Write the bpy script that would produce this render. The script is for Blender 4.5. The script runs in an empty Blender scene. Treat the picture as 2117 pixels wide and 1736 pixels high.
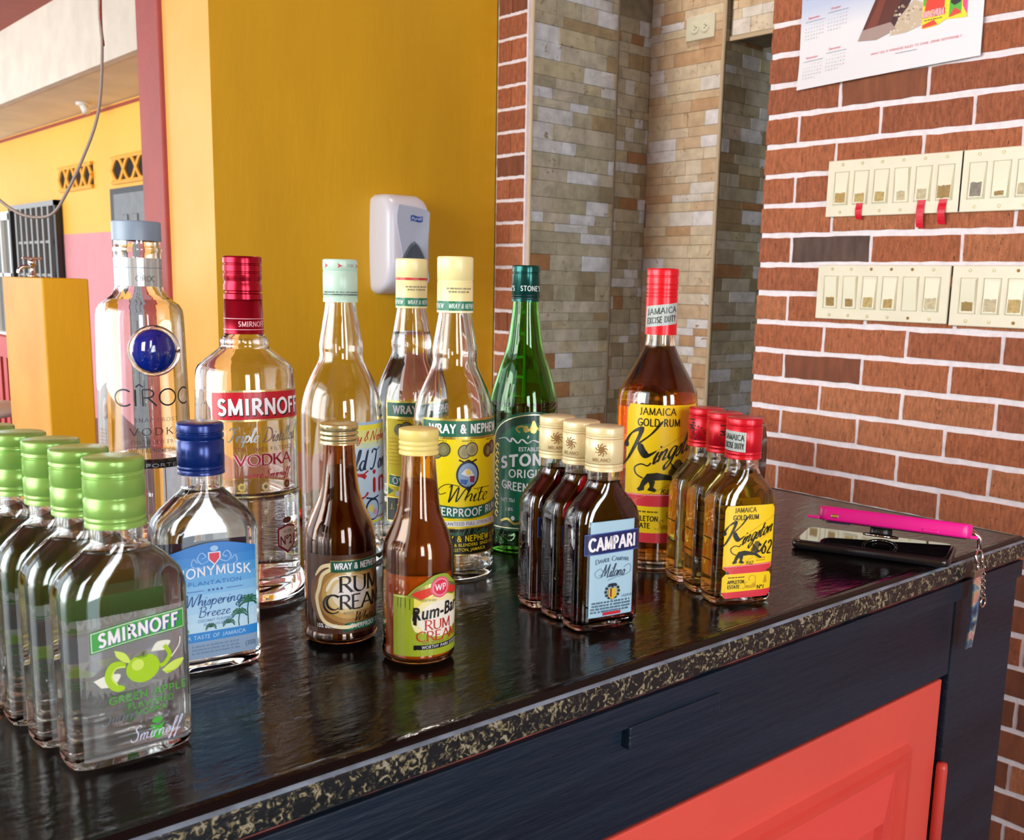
import bpy, bmesh, math, random
import numpy as np
from mathutils import Matrix, Vector
random.seed(7)
R = math.radians
sc = bpy.context.scene
COL = sc.collection
PI = math.pi

# ------------------------------------------------------------------ camera
ZT = 1.05                      # bar top height
CAMZ = ZT + 0.285
F_PX, CX, CY, W, H = 2116.888, 1139.17, 964.87, 2117.0, 1736.0
yaw, pitch, roll = R(47.70029), R(10.050996), R(1.42096)
fw = Vector((math.cos(yaw)*math.cos(pitch), math.sin(yaw)*math.cos(pitch), -math.sin(pitch)))
rt = Vector((math.sin(yaw), -math.cos(yaw), 0.0))
up = rt.cross(fw)
r2 = rt*math.cos(roll) + up*math.sin(roll)
u2 = -rt*math.sin(roll) + up*math.cos(roll)
cam_d = bpy.data.cameras.new('camera')
cam = bpy.data.objects.new('camera', cam_d)
COL.objects.link(cam)
m3 = Matrix((r2, u2, -fw)).transposed()
cam.matrix_world = Matrix.Translation((0, 0, CAMZ)) @ m3.to_4x4()
cam_d.sensor_fit = 'HORIZONTAL'
cam_d.sensor_width = 36.0
cam_d.lens = F_PX / W * 36.0
cam_d.shift_x = (W/2 - CX) / W
cam_d.shift_y = (CY - H/2) / W
cam_d.clip_start = 0.02
cam_d.dof.use_dof = True
cam_d.dof.focus_distance = 0.98
cam_d.dof.aperture_fstop = 20.0
sc.camera = cam

# ------------------------------------------------------------------ world, lights, exposure
world = bpy.data.worlds.new('sky')
sc.world = world
world.use_nodes = True
wn = world.node_tree
bg = wn.nodes['Background']
bg.inputs['Color'].default_value = (0.80, 0.90, 1.0, 1)
bg.inputs['Strength'].default_value = 2.6

def area(name, loc, target, sx, sy, power, color=(1, 1, 1)):
    d = bpy.data.lights.new(name, 'AREA')
    d.shape = 'RECTANGLE'; d.size = sx; d.size_y = sy; d.energy = power; d.color = color
    o = bpy.data.objects.new(name, d); COL.objects.link(o)
    o.location = loc
    o.rotation_euler = (Vector(target) - Vector(loc)).to_track_quat('-Z', 'Y').to_euler()
    return o
# daylight coming in through the openings of the bar (left side and behind the camera)
area('daylight_side_opening', (-1.98, 1.55, 1.75), (1, 1.6, 1.35), 2.2, 1.5, 88, (1.0, 0.97, 0.92))
area('daylight_back_window', (-0.75, -2.30, 1.75), (-0.4, 1, 1.4), 0.62, 1.3, 30, (0.92, 0.96, 1.0))
area('daylight_back_door', (0.55, -2.30, 1.55), (0.6, 1, 1.2), 0.55, 1.7, 34, (0.92, 0.96, 1.0))
area('daylight_yard', (-1.6, 9.5, 2.2), (3.2, 9.8, 1.4), 5.0, 2.0, 205, (1.0, 0.97, 0.92))
area('passage_fill_light', (1.99, 2.22, 3.2), (2.6, 2.24, 1.5), .12, .12, 9, (1.0, .92, .82))  # added fill lamp that brightens the passage wall, no fixture there
sun_d = bpy.data.lights.new('sun', 'SUN'); sun_d.energy = 3.0; sun_d.angle = R(1); sun_d.color = (1, .96, .9)
sun = bpy.data.objects.new('sun', sun_d); COL.objects.link(sun); sun.rotation_euler = (R(8), R(28), 0)   # high, over the roof onto the yard
sc.view_settings.view_transform = 'Standard'
sc.view_settings.look = 'None'
sc.view_settings.gamma = 1.0
sc.view_settings.use_curve_mapping = False
sc.view_settings.exposure = 0.0
sc.cycles.max_bounces = 24
sc.cycles.transmission_bounces = 22
sc.cycles.glossy_bounces = 6
sc.cycles.diffuse_bounces = 4
sc.cycles.transparent_max_bounces = 12
sc.cycles.volume_bounces = 0
sc.cycles.caustics_refractive = True
sc.cycles.sample_clamp_indirect = 8.0
sc.cycles.use_denoising = True

# ------------------------------------------------------------------ materials
def srgb(h):
    h = h.lstrip('#')
    v = [int(h[i:i+2], 16)/255 for i in (0, 2, 4)]
    return tuple(c/12.92 if c <= .04045 else ((c+.055)/1.055)**2.4 for c in v)
MATS = {}
def mat(name, color, rough=0.5, metal=0.0, noise=0.0, nscale=40.0, bump=0.0, bscale=120.0, trans=0.0, ior=1.5,
        coat=0.0, color2=None, stretch=(1, 1, 1), emit=0, alpha=1.0, spec=0.5):
    if name in MATS: return MATS[name]
    if isinstance(color, str): color = srgb(color)
    m = bpy.data.materials.new(name); m.use_nodes = True
    nt = m.node_tree; p = nt.nodes['Principled BSDF']
    p.inputs['Base Color'].default_value = (*color, 1)
    p.inputs['Roughness'].default_value = rough
    p.inputs['Metallic'].default_value = metal
    p.inputs['Transmission Weight'].default_value = trans
    p.inputs['IOR'].default_value = ior
    p.inputs['Coat Weight'].default_value = coat
    p.inputs['Specular IOR Level'].default_value = spec
    p.inputs['Alpha'].default_value = alpha
    if noise or bump:
        geo = nt.nodes.new('ShaderNodeNewGeometry')
        mp = nt.nodes.new('ShaderNodeMapping'); mp.inputs['Scale'].default_value = stretch
        nt.links.new(geo.outputs['Position'], mp.inputs['Vector'])
    if noise:
        n = nt.nodes.new('ShaderNodeTexNoise'); n.inputs['Scale'].default_value = nscale; n.inputs['Detail'].default_value = 5
        nt.links.new(mp.outputs[0], n.inputs['Vector'])
        mx = nt.nodes.new('ShaderNodeMix'); mx.data_type = 'RGBA'
        c2 = srgb(color2) if isinstance(color2, str) else (color2 or tuple(c*(1-noise) for c in color))
        mx.inputs['A'].default_value = (*color, 1); mx.inputs['B'].default_value = (*c2, 1)
        rp = nt.nodes.new('ShaderNodeMapRange'); rp.inputs['From Min'].default_value = .35; rp.inputs['From Max'].default_value = .65
        nt.links.new(n.outputs['Fac'], rp.inputs['Value']); nt.links.new(rp.outputs[0], mx.inputs['Factor'])
        nt.links.new(mx.outputs['Result'], p.inputs['Base Color'])
    if bump:
        n2 = nt.nodes.new('ShaderNodeTexNoise'); n2.inputs['Scale'].default_value = bscale; n2.inputs['Detail'].default_value = 4
        nt.links.new(mp.outputs[0], n2.inputs['Vector'])
        b = nt.nodes.new('ShaderNodeBump'); b.inputs['Strength'].default_value = bump; b.inputs['Distance'].default_value = .002
        nt.links.new(n2.outputs['Fac'], b.inputs['Height']); nt.links.new(b.outputs[0], p.inputs['Normal'])
    MATS[name] = m
    return m
def ink(c, rough=0.35, metal=0.0):
    return mat('ink_%s_%d_%d' % (c, rough*100, metal*10), c, rough, metal)
def foil(c, rough=0.3):
    return mat('foil_' + c, c, rough, 0.85)
def gradmat(name, stops, axis='Z', rough=0.4):
    if name in MATS: return MATS[name]
    m = mat(name, '#ffffff', rough); nt = m.node_tree
    tc = nt.nodes.new('ShaderNodeTexCoord'); sx = nt.nodes.new('ShaderNodeSeparateXYZ'); cr = nt.nodes.new('ShaderNodeValToRGB')
    nt.links.new(tc.outputs['Generated'], sx.inputs[0]); nt.links.new(sx.outputs[axis], cr.inputs[0])
    e = cr.color_ramp.elements
    while len(e) > 1: e.remove(e[-1])
    for i, (t, c) in enumerate(stops):
        el = e[0] if i == 0 else e.new(t)
        el.position = t; el.color = (*srgb(c), 1)
    nt.links.new(cr.outputs[0], nt.nodes['Principled BSDF'].inputs['Base Color'])
    return m
def randmat(name, stops, rough=0.8, noise=0.25, nscale=30, bump=0.6, bscale=200, stretch=(1, 1, 1), vein=None, bdist=.002):
    """per-object colour (Object Info > Random through a stepped ramp) broken up by fine noise"""
    m = bpy.data.materials.new(name); m.use_nodes = True; nt = m.node_tree; p = nt.nodes['Principled BSDF']
    L = nt.links.new
    p.inputs['Roughness'].default_value = rough
    oi = nt.nodes.new('ShaderNodeObjectInfo'); cr = nt.nodes.new('ShaderNodeValToRGB'); cr.color_ramp.interpolation = 'CONSTANT'
    L(oi.outputs['Random'], cr.inputs[0]); e = cr.color_ramp.elements
    while len(e) > 1: e.remove(e[-1])
    for i, (t, c) in enumerate(stops):
        el = e[0] if i == 0 else e.new(t)
        el.position = t; el.color = (*srgb(c), 1)
    geo = nt.nodes.new('ShaderNodeNewGeometry'); mp = nt.nodes.new('ShaderNodeMapping'); mp.inputs['Scale'].default_value = stretch
    L(geo.outputs['Position'], mp.inputs['Vector'])
    n = nt.nodes.new('ShaderNodeTexNoise'); n.inputs['Scale'].default_value = nscale; n.inputs['Detail'].default_value = 6
    L(mp.outputs[0], n.inputs['Vector'])
    rp = nt.nodes.new('ShaderNodeMapRange'); rp.inputs['From Min'].default_value = .3; rp.inputs['From Max'].default_value = .7
    rp.inputs['To Min'].default_value = 1-noise; rp.inputs['To Max'].default_value = 1+noise*.6
    L(n.outputs['Fac'], rp.inputs['Value'])
    mx = nt.nodes.new('ShaderNodeVectorMath'); mx.operation = 'SCALE'
    L(cr.outputs[0], mx.inputs[0]); L(rp.outputs[0], mx.inputs['Scale'])
    last = mx.outputs[0]
    if vein:
        n3 = nt.nodes.new('ShaderNodeTexNoise'); n3.inputs['Scale'].default_value = vein[1]; n3.inputs['Distortion'].default_value = 1.5
        L(mp.outputs[0], n3.inputs['Vector'])
        r3 = nt.nodes.new('ShaderNodeMapRange'); r3.inputs['From Min'].default_value = vein[2]; r3.inputs['From Max'].default_value = vein[2]+.06
        L(n3.outputs['Fac'], r3.inputs['Value'])
        m3_ = nt.nodes.new('ShaderNodeMix'); m3_.data_type = 'RGBA'; m3_.inputs['B'].default_value = (*srgb(vein[0]), 1)
        L(r3.outputs[0], m3_.inputs['Factor']); L(last, m3_.inputs['A']); last = m3_.outputs['Result']
    L(last, p.inputs['Base Color'])
    n2 = nt.nodes.new('ShaderNodeTexNoise'); n2.inputs['Scale'].default_value = bscale; n2.inputs['Detail'].default_value = 4
    L(mp.outputs[0], n2.inputs['Vector'])
    b = nt.nodes.new('ShaderNodeBump'); b.inputs['Strength'].default_value = bump; b.inputs['Distance'].default_value = bdist
    L(n2.outputs['Fac'], b.inputs['Height']); L(b.outputs[0], p.inputs['Normal'])
    MATS[name] = m
    return m
def glassmat(name, color=(1, 1, 1), ior=1.5):
    if name in MATS: return MATS[name]
    m = mat(name, color, 0.0, trans=1.0, ior=ior)
    return m
def liquidmat(name, ior=1.34, absorb=None, dens=0.0):
    if name in MATS: return MATS[name]
    m = mat(name, (1, 1, 1), 0.0, trans=1.0, ior=ior)
    if absorb:
        nt = m.node_tree; v = nt.nodes.new('ShaderNodeVolumeAbsorption')
        v.inputs['Color'].default_value = (*absorb, 1); v.inputs['Density'].default_value = dens
        nt.links.new(v.outputs[0], nt.nodes['Material Output'].inputs['Volume'])
    return m

# ------------------------------------------------------------------ object helpers
def link(name, me, parent=None, mats=None, smooth=False):
    o = bpy.data.objects.new(name, me); COL.objects.link(o)
    if parent is not None: o.parent = parent
    if mats is not None:
        for mm in (mats if isinstance(mats, (list, tuple)) else [mats]): me.materials.append(mm)
    if smooth:
        me.polygons.foreach_set('use_smooth', [True]*len(me.polygons)); me.update()
    return o
def obj(name, bm, mats=None, parent=None, smooth=False, loc=None, rot=None):
    bmesh.ops.recalc_face_normals(bm, faces=bm.faces[:])
    me = bpy.data.meshes.new(name); bm.to_mesh(me); bm.free()
    o = link(name, me, parent, mats, smooth)
    if loc is not None: o.location = loc
    if rot is not None: o.rotation_euler = rot
    return o
def tag(o, label=None, cat=None, group=None, kind=None):
    if label: o['label'] = label
    if cat: o['category'] = cat
    if group: o['group'] = group
    if kind: o['kind'] = kind
    return o
def thing(name, label, cat, loc=(0, 0, 0), rotz=0.0, group=None):
    o = bpy.data.objects.new(name, None); COL.objects.link(o)
    o.empty_display_size = .05; o.location = loc; o.rotation_euler = (0, 0, rotz)
    return tag(o, label, cat, group)
def box(bm, x0, x1, y0, y1, z0, z1, bevel=0.0, seg=2, mi=0):
    M = Matrix.Translation(((x0+x1)/2, (y0+y1)/2, (z0+z1)/2)) @ Matrix.Diagonal((x1-x0, y1-y0, z1-z0, 1))
    r = bmesh.ops.create_cube(bm, size=1.0, matrix=M)
    vs = r['verts']
    fs = set(f for v in vs for f in v.link_faces)
    if bevel > 0:
        es = list(set(e for v in vs for e in v.link_edges))
        rr = bmesh.ops.bevel(bm, geom=es, offset=bevel, segments=seg, affect='EDGES', profile=0.5)
        fs = set(rr['faces']) | set(f for f in fs if f.is_valid)
    for f in fs:
        if f.is_valid: f.material_index = mi
    return vs
def nb(): return bmesh.new()
def boxo(name, dims, m, parent=None, bevel=0.0, seg=2, smooth=False, loc=None, rot=None):
    bm = nb(); box(bm, *dims, bevel=bevel, seg=seg)
    return obj(name, bm, m, parent, smooth, loc, rot)
def lathe(bm, prof, seg=64, c=(0, 0, 0), knurl=None, mi=0):
    """prof: [(r, z)] from bottom to top; knurl: function(i_ring, angle index)->radius factor"""
    rings = []
    for k, (r, z) in enumerate(prof):
        if r < 1e-6:
            rings.append([bm.verts.new((c[0], c[1], c[2]+z))]); continue
        ring = []
        for i in range(seg):
            a = 2*PI*i/seg
            rr = r*(knurl(k, i) if knurl else 1)
            ring.append(bm.verts.new((c[0]+rr*math.cos(a), c[1]+rr*math.sin(a), c[2]+z)))
        rings.append(ring)
    for a, b in zip(rings, rings[1:]):
        for i in range(seg):
            j = (i+1) % seg
            try:
                if len(a) == 1 and len(b) == 1: continue
                if len(a) == 1: f = bm.faces.new((a[0], b[j], b[i]))
                elif len(b) == 1: f = bm.faces.new((a[i], a[j], b[0]))
                else: f = bm.faces.new((a[i], a[j], b[j], b[i]))
                f.material_index = mi
            except ValueError: pass
def tube(bm, pts, r, seg=10, mi=0, caps=True):
    pts = [Vector(p) for p in pts]
    rings = []
    n = len(pts)
    prev = None
    for i, p in enumerate(pts):
        t = (pts[min(i+1, n-1)] - pts[max(i-1, 0)]).normalized()
        a = prev if prev is not None else (Vector((0, 0, 1)) if abs(t.z) < .9 else Vector((1, 0, 0)))
        s = t.cross(a).normalized(); q = s.cross(t).normalized(); prev = q
        rr = r[i] if isinstance(r, (list, tuple)) else r
        rings.append([bm.verts.new(p + s*rr*math.cos(2*PI*k/seg) + q*rr*math.sin(2*PI*k/seg)) for k in range(seg)])
    for a, b in zip(rings, rings[1:]):
        for k in range(seg):
            f = bm.faces.new((a[k], a[(k+1) % seg], b[(k+1) % seg], b[k])); f.material_index = mi
    if caps:
        bm.faces.new(rings[0][::-1]); bm.faces.new(rings[-1])
def ringpath(c, ax, ay, r, n=24, a0=0, a1=2*PI):
    c = Vector(c); ax = Vector(ax); ay = Vector(ay)
    return [c + ax*r*math.cos(a0+(a1-a0)*i/n) + ay*r*math.sin(a0+(a1-a0)*i/n) for i in range(n+1)]
def spline(pts, n=6):
    P = [np.array(p, float) for p in pts]
    if len(P) < 3: return [tuple(p) for p in P]
    out = []
    for i in range(len(P)-1):
        p0 = P[max(i-1, 0)]; p1 = P[i]; p2 = P[i+1]; p3 = P[min(i+2, len(P)-1)]
        for k in range(n):
            t = k/n
            out.append(tuple(.5*((2*p1)+(-p0+p2)*t+(2*p0-5*p1+4*p2-p3)*t*t+(-p0+3*p1-3*p2+p3)*t**3)))
    out.append(tuple(P[-1]))
    return out

# ------------------------------------------------------------------ flat print: art laid out in millimetres
_TXT = {}
def font_mesh(s, bold):
    k = (s, round(bold, 3))
    if k in _TXT: return _TXT[k]
    cu = bpy.data.curves.new('t', 'FONT'); cu.body = s; cu.offset = bold; cu.resolution_u = 3; cu.size = 1.0; cu.space_character = 1.0+2.6*max(bold, 0)
    o = bpy.data.objects.new('t', cu); COL.objects.link(o)
    dg = bpy.context.evaluated_depsgraph_get()
    me = bpy.data.meshes.new_from_object(o.evaluated_get(dg))
    V = [(v.co.x, v.co.y) for v in me.vertices]; Fs = [tuple(p.vertices) for p in me.polygons]
    bpy.data.objects.remove(o); bpy.data.curves.remove(cu); bpy.data.meshes.remove(me)
    _TXT[k] = (V, Fs)
    return _TXT[k]
_CH = None
def capheight():
    global _CH
    if _CH is None: _CH = max(v[1] for v in font_mesh('H', 0)[0])
    return _CH
def arc(cx, cy, rx, ry, a0, a1, n=10):
    return [(cx+rx*math.cos(R(a0+(a1-a0)*i/n)), cy+ry*math.sin(R(a0+(a1-a0)*i/n))) for i in range(n+1)]
CAPS = {
 'A': (.86, [[(0, 0), (.43, 1)], [(.43, 1), (.86, 0)], [(.16, .36), (.70, .36)]]),
 'B': (.66, [[(.08, 0), (.08, 1)], [(.08, 1), (.35, 1)]+arc(.35, .76, .22, .24, 90, -90)[1:]+[(.08, .52)], [(.08, .52), (.38, .52)]+arc(.38, .26, .26, .26, 90, -90)[1:]+[(.08, 0)]]),
 'C': (.80, [arc(.47, .5, .43, .5, 48, 312, 20)]),
 'D': (.82, [[(.08, 0), (.08, 1)], [(.08, 1), (.30, 1)]+arc(.32, .5, .44, .5, 90, -90, 16)[1:]+[(.08, 0)]]),
 'E': (.62, [[(.08, 0), (.08, 1)], [(.08, 1), (.56, 1)], [(.08, .52), (.46, .52)], [(.08, 0), (.58, 0)]]),
 'F': (.58, [[(.08, 0), (.08, 1)], [(.08, 1), (.54, 1)], [(.08, .52), (.44, .52)]]),
 'G': (.86, [arc(.47, .5, .43, .5, 48, 340, 20), [(.50, .42), (.88, .42)], [(.84, .42), (.84, .12)]]),
 'H': (.80, [[(.08, 0), (.08, 1)], [(.70, 0), (.70, 1)], [(.08, .5), (.70, .5)]]),
 'I': (.28, [[(.12, 0), (.12, 1)]]),
 'J': (.45, [[(.30, 1), (.30, .2)]+arc(.12, .18, .18, .2, 0, -110)]),
 'K': (.74, [[(.08, 0), (.08, 1)], [(.66, 1), (.10, .42)], [(.28, .60), (.72, 0)]]),
 'L': (.58, [[(.08, 0), (.08, 1)], [(.08, 0), (.56, 0)]]),
 'M': (.98, [[(.08, 0), (.10, 1)], [(.10, 1), (.48, .06)], [(.48, .06), (.86, 1)], [(.86, 1), (.90, 0)]]),
 'N': (.82, [[(.08, 0), (.08, 1)], [(.08, 1), (.72, 0)], [(.72, 0), (.72, 1)]]),
 'O': (.94, [arc(.46, .5, .42, .5, 90, 450, 24)]),
 'P': (.62, [[(.08, 0), (.08, 1)], [(.08, 1), (.32, 1)]+arc(.32, .74, .24, .26, 90, -90)[1:]+[(.08, .48)]]),
 'Q': (.94, [arc(.46, .5, .42, .5, 90, 450, 24), [(.5, .2), (.85, -.12)]]),
 'R': (.70, [[(.08, 0), (.08, 1)], [(.08, 1), (.32, 1)]+arc(.32, .75, .24, .25, 90, -90)[1:]+[(.08, .5)], [(.30, .5), (.68, 0)]]),
 'S': (.58, [arc(.29, .76, .22, .24, 40, 250, 12)+arc(.27, .25, .24, .25, 80, -140, 12)]),
 'T': (.74, [[(.37, 0), (.37, 1)], [(.02, 1), (.72, 1)]]),
 'U': (.80, [[(.08, 1), (.08, .35)]+arc(.39, .33, .31, .33, 180, 360, 12)+[(.70, 1)]]),
 'V': (.82, [[(0, 1), (.41, 0)], [(.41, 0), (.82, 1)]]),
 'W': (1.16, [[(0, 1), (.30, 0)], [(.30, 0), (.58, .95)], [(.58, .95), (.86, 0)], [(.86, 0), (1.16, 1)]]),
 'X': (.76, [[(.02, 1), (.74, 0)], [(.02, 0), (.72, 1)]]),
 'Y': (.76, [[(.02, 1), (.38, .48)], [(.74, 1), (.38, .48)], [(.38, .48), (.38, 0)]]),
 'Z': (.66, [[(.05, 1), (.62, 1)], [(.62, 1), (.04, 0)], [(.04, 0), (.64, 0)]]),
 '&': (.80, [arc(.36, .76, .19, .22, -50, 230, 12)+[(.75, 0)], arc(.33, .27, .27, .27, 120, 300, 12)+[(.76, .48)]]),
 "'": (.22, [[(.12, 1), (.09, .75)]]), '-': (.4, [[(.05, .4), (.35, .4)]]), '.': (.2, [[(.08, 0), (.08, .08)]]), ' ': (.38, []),
 '1': (.4, [[(.05, .8), (.2, 1), (.2, 0)]]),
 '2': (.58, [arc(.28, .72, .24, .28, 170, -30, 10)+[(.04, 0)], [(.04, 0), (.56, 0)]]),
 '6': (.6, [[(.48, 1), (.25, .75), (.08, .35)], arc(.30, .29, .24, .29, 90, 450, 16)]),
 '0': (.62, [arc(.3, .5, .26, .5, 90, 450, 20)]), '5': (.55, [[(.5, 1), (.12, 1), (.1, .56)]+arc(.27, .32, .24, .30, 100, -140, 12)]), '7': (.5, [[(.03, 1), (.5, 1), (.18, 0)]]), '%': (.6, [[(.5, 1), (.05, 0)], arc(.12, .8, .1, .15, 0, 360, 8), arc(.45, .2, .1, .15, 0, 360, 8)]),
}
SCR = {  # slanted hand lettering, x height .45
 'a': (.44, [[(.36, .42), (.18, .46), (.05, .25), (.10, .02), (.26, .08), (.37, .44), (.34, .08), (.44, .04)]]),
 'b': (.40, [[(0, .10), (.14, .6), (.20, 1.0), (.10, .9), (.08, .2), (.16, 0), (.32, .12), (.30, .40), (.12, .36)]]),
 'd': (.46, [[(.34, .40), (.16, .46), (.04, .2), (.14, 0), (.28, .12), (.42, 1.0), (.34, .1), (.46, .05)]]),
 'e': (.36, [[(0, .16), (.20, .26), (.28, .40), (.16, .46), (.05, .24), (.12, .01), (.24, .02), (.36, .14)]]),
 'f': (.34, [[(-.02, .1), (.2, .55), (.30, .95), (.20, .95), (.10, .3), (.02, -.35), (-.04, -.3), (.12, .05), (.34, .2)]]),
 'g': (.44, [[(.36, .42), (.18, .46), (.06, .22), (.14, .02), (.28, .12), (.38, .44), (.30, -.15), (.12, -.42), (.02, -.25), (.20, -.05), (.46, .12)]]),
 'h': (.42, [[(0, .1), (.16, .7), (.20, 1.0), (.12, .8), (.06, 0)], [(.08, .2), (.22, .44), (.32, .38), (.29, .05), (.42, .08)]]),
 'i': (.24, [[(0, .15), (.12, .45), (.07, .06), (.14, 0), (.24, .12)], [(.16, .62), (.18, .68)]]),
 'k': (.42, [[(0, .1), (.18, 1), (.06, 0)], [(.34, .44), (.12, .24), (.36, .02)]]),
 'l': (.24, [[(0, .12), (.16, .6), (.20, .98), (.12, .9), (.06, .1), (.13, 0), (.24, .12)]]),
 'm': (.62, [[(.0, .2), (.07, .44), (.03, 0)], [(.05, .2), (.17, .44), (.25, .38), (.21, 0)], [(.23, .2), (.36, .44), (.44, .38), (.41, .05), (.60, .12)]]),
 'n': (.44, [[(.0, .2), (.08, .44), (.04, 0)], [(.06, .2), (.20, .44), (.30, .38), (.26, .05), (.44, .12)]]),
 'o': (.38, [[(.16, .45), (.05, .24), (.10, .02), (.24, .06), (.30, .3), (.20, .46), (.24, .34), (.38, .38)]]),
 'p': (.42, [[(.04, .3), (.10, .44), (-.04, -.4)], [(.06, .2), (.20, .46), (.34, .3), (.24, .02), (.08, .08)]]),
 'r': (.32, [[(0, .2), (.07, .44), (.04, 0)], [(.06, .22), (.16, .42), (.28, .42)]]),
 's': (.30, [[(0, .1), (.18, .46), (.22, .2), (.14, 0), (.02, .06)]]),
 't': (.30, [[(.06, .3), (.16, .82), (.08, .1), (.16, 0), (.30, .12)], [(.0, .46), (.30, .52)]]),
 'u': (.42, [[(.04, .44), (.04, .06), (.18, .04), (.32, .44), (.28, .06), (.42, .08)]]),
 'w': (.52, [[(.02, .42), (.06, .04), (.22, .4), (.26, .04), (.42, .44), (.52, .42)]]),
 'y': (.42, [[(.04, .44), (.06, .08), (.20, .06), (.34, .44), (.24, -.2), (.08, -.4), (.02, -.25), (.42, .08)]]),
 'z': (.36, [[(.02, .42), (.28, .44), (.04, .02), (.34, .04)]]),
 'K': (.66, [[(-.10, .55), (-.18, .72), (-.06, .98), (.16, 1.0), (.12, .6), (.0, .15), (-.16, -.12)], [(.62, 1.06), (.42, .72), (.12, .48)], [(.20, .5), (.34, .18), (.48, .0), (.66, .08)]]),
 'W': (.80, [[(-.02, .85), (.08, 1.0), (.12, .3), (.14, .0), (.40, .9), (.44, .0), (.66, .6), (.84, 1.02)]]),
 'B': (.60, [[(.16, 1.0), (.06, 0)], [(0, .9), (.3, 1.06), (.48, .84), (.36, .58), (.16, .54)], [(.16, .54), (.46, .46), (.42, .1), (.18, -.02), (.0, .06)]]),
 'M': (.90, [[(-.02, .0), (.14, .5), (.28, 1.0)], [(.28, 1.0), (.36, .1)], [(.36, .1), (.70, 1.0)], [(.70, 1.0), (.66, .1), (.76, 0), (.9, .12)]]),
 'T': (.58, [[(-.02, .8), (.08, 1.0), (.36, .94), (.64, 1.06)], [(.36, .95), (.26, .3), (.12, .0), (-.04, .08)]]),
 'D': (.70, [[(.20, .95), (.12, .1), (.0, .02), (.3, -.02), (.62, .3), (.5, .85), (.16, 1.02), (-.06, .8)]]),
 'O': (.70, [[(.34, 1.0), (.06, .6), (.10, .1), (.36, .0), (.60, .4), (.54, .85), (.30, 1.02), (.22, .85)]]),
 'G': (.70, [[(.58, .85), (.38, 1.02), (.08, .7), (.08, .2), (.32, 0), (.54, .2), (.58, .48), (.36, .44)]]),
 'S': (.52, [[(.48, .85), (.34, 1.02), (.16, .8), (.36, .4), (.28, .04), (.04, .02), (-.04, .2)]]),
 'N': (.80, [[(-.06, .0), (.14, .98)], [(.14, .98), (.48, .02)], [(.48, .02), (.74, 1.06)]]),
 '&': (.6, [[(.5, .1), (.2, .7), (.3, .95), (.38, .75), (.08, .3), (.16, .02), (.44, .3)]]),
 '2': (.5, [[(.06, .8), (.24, 1.0), (.4, .75), (.04, .02), (.46, .04)]]), ' ': (.30, []), '.': (.2, [[(.05, 0), (.07, .04)]]),
}
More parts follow.
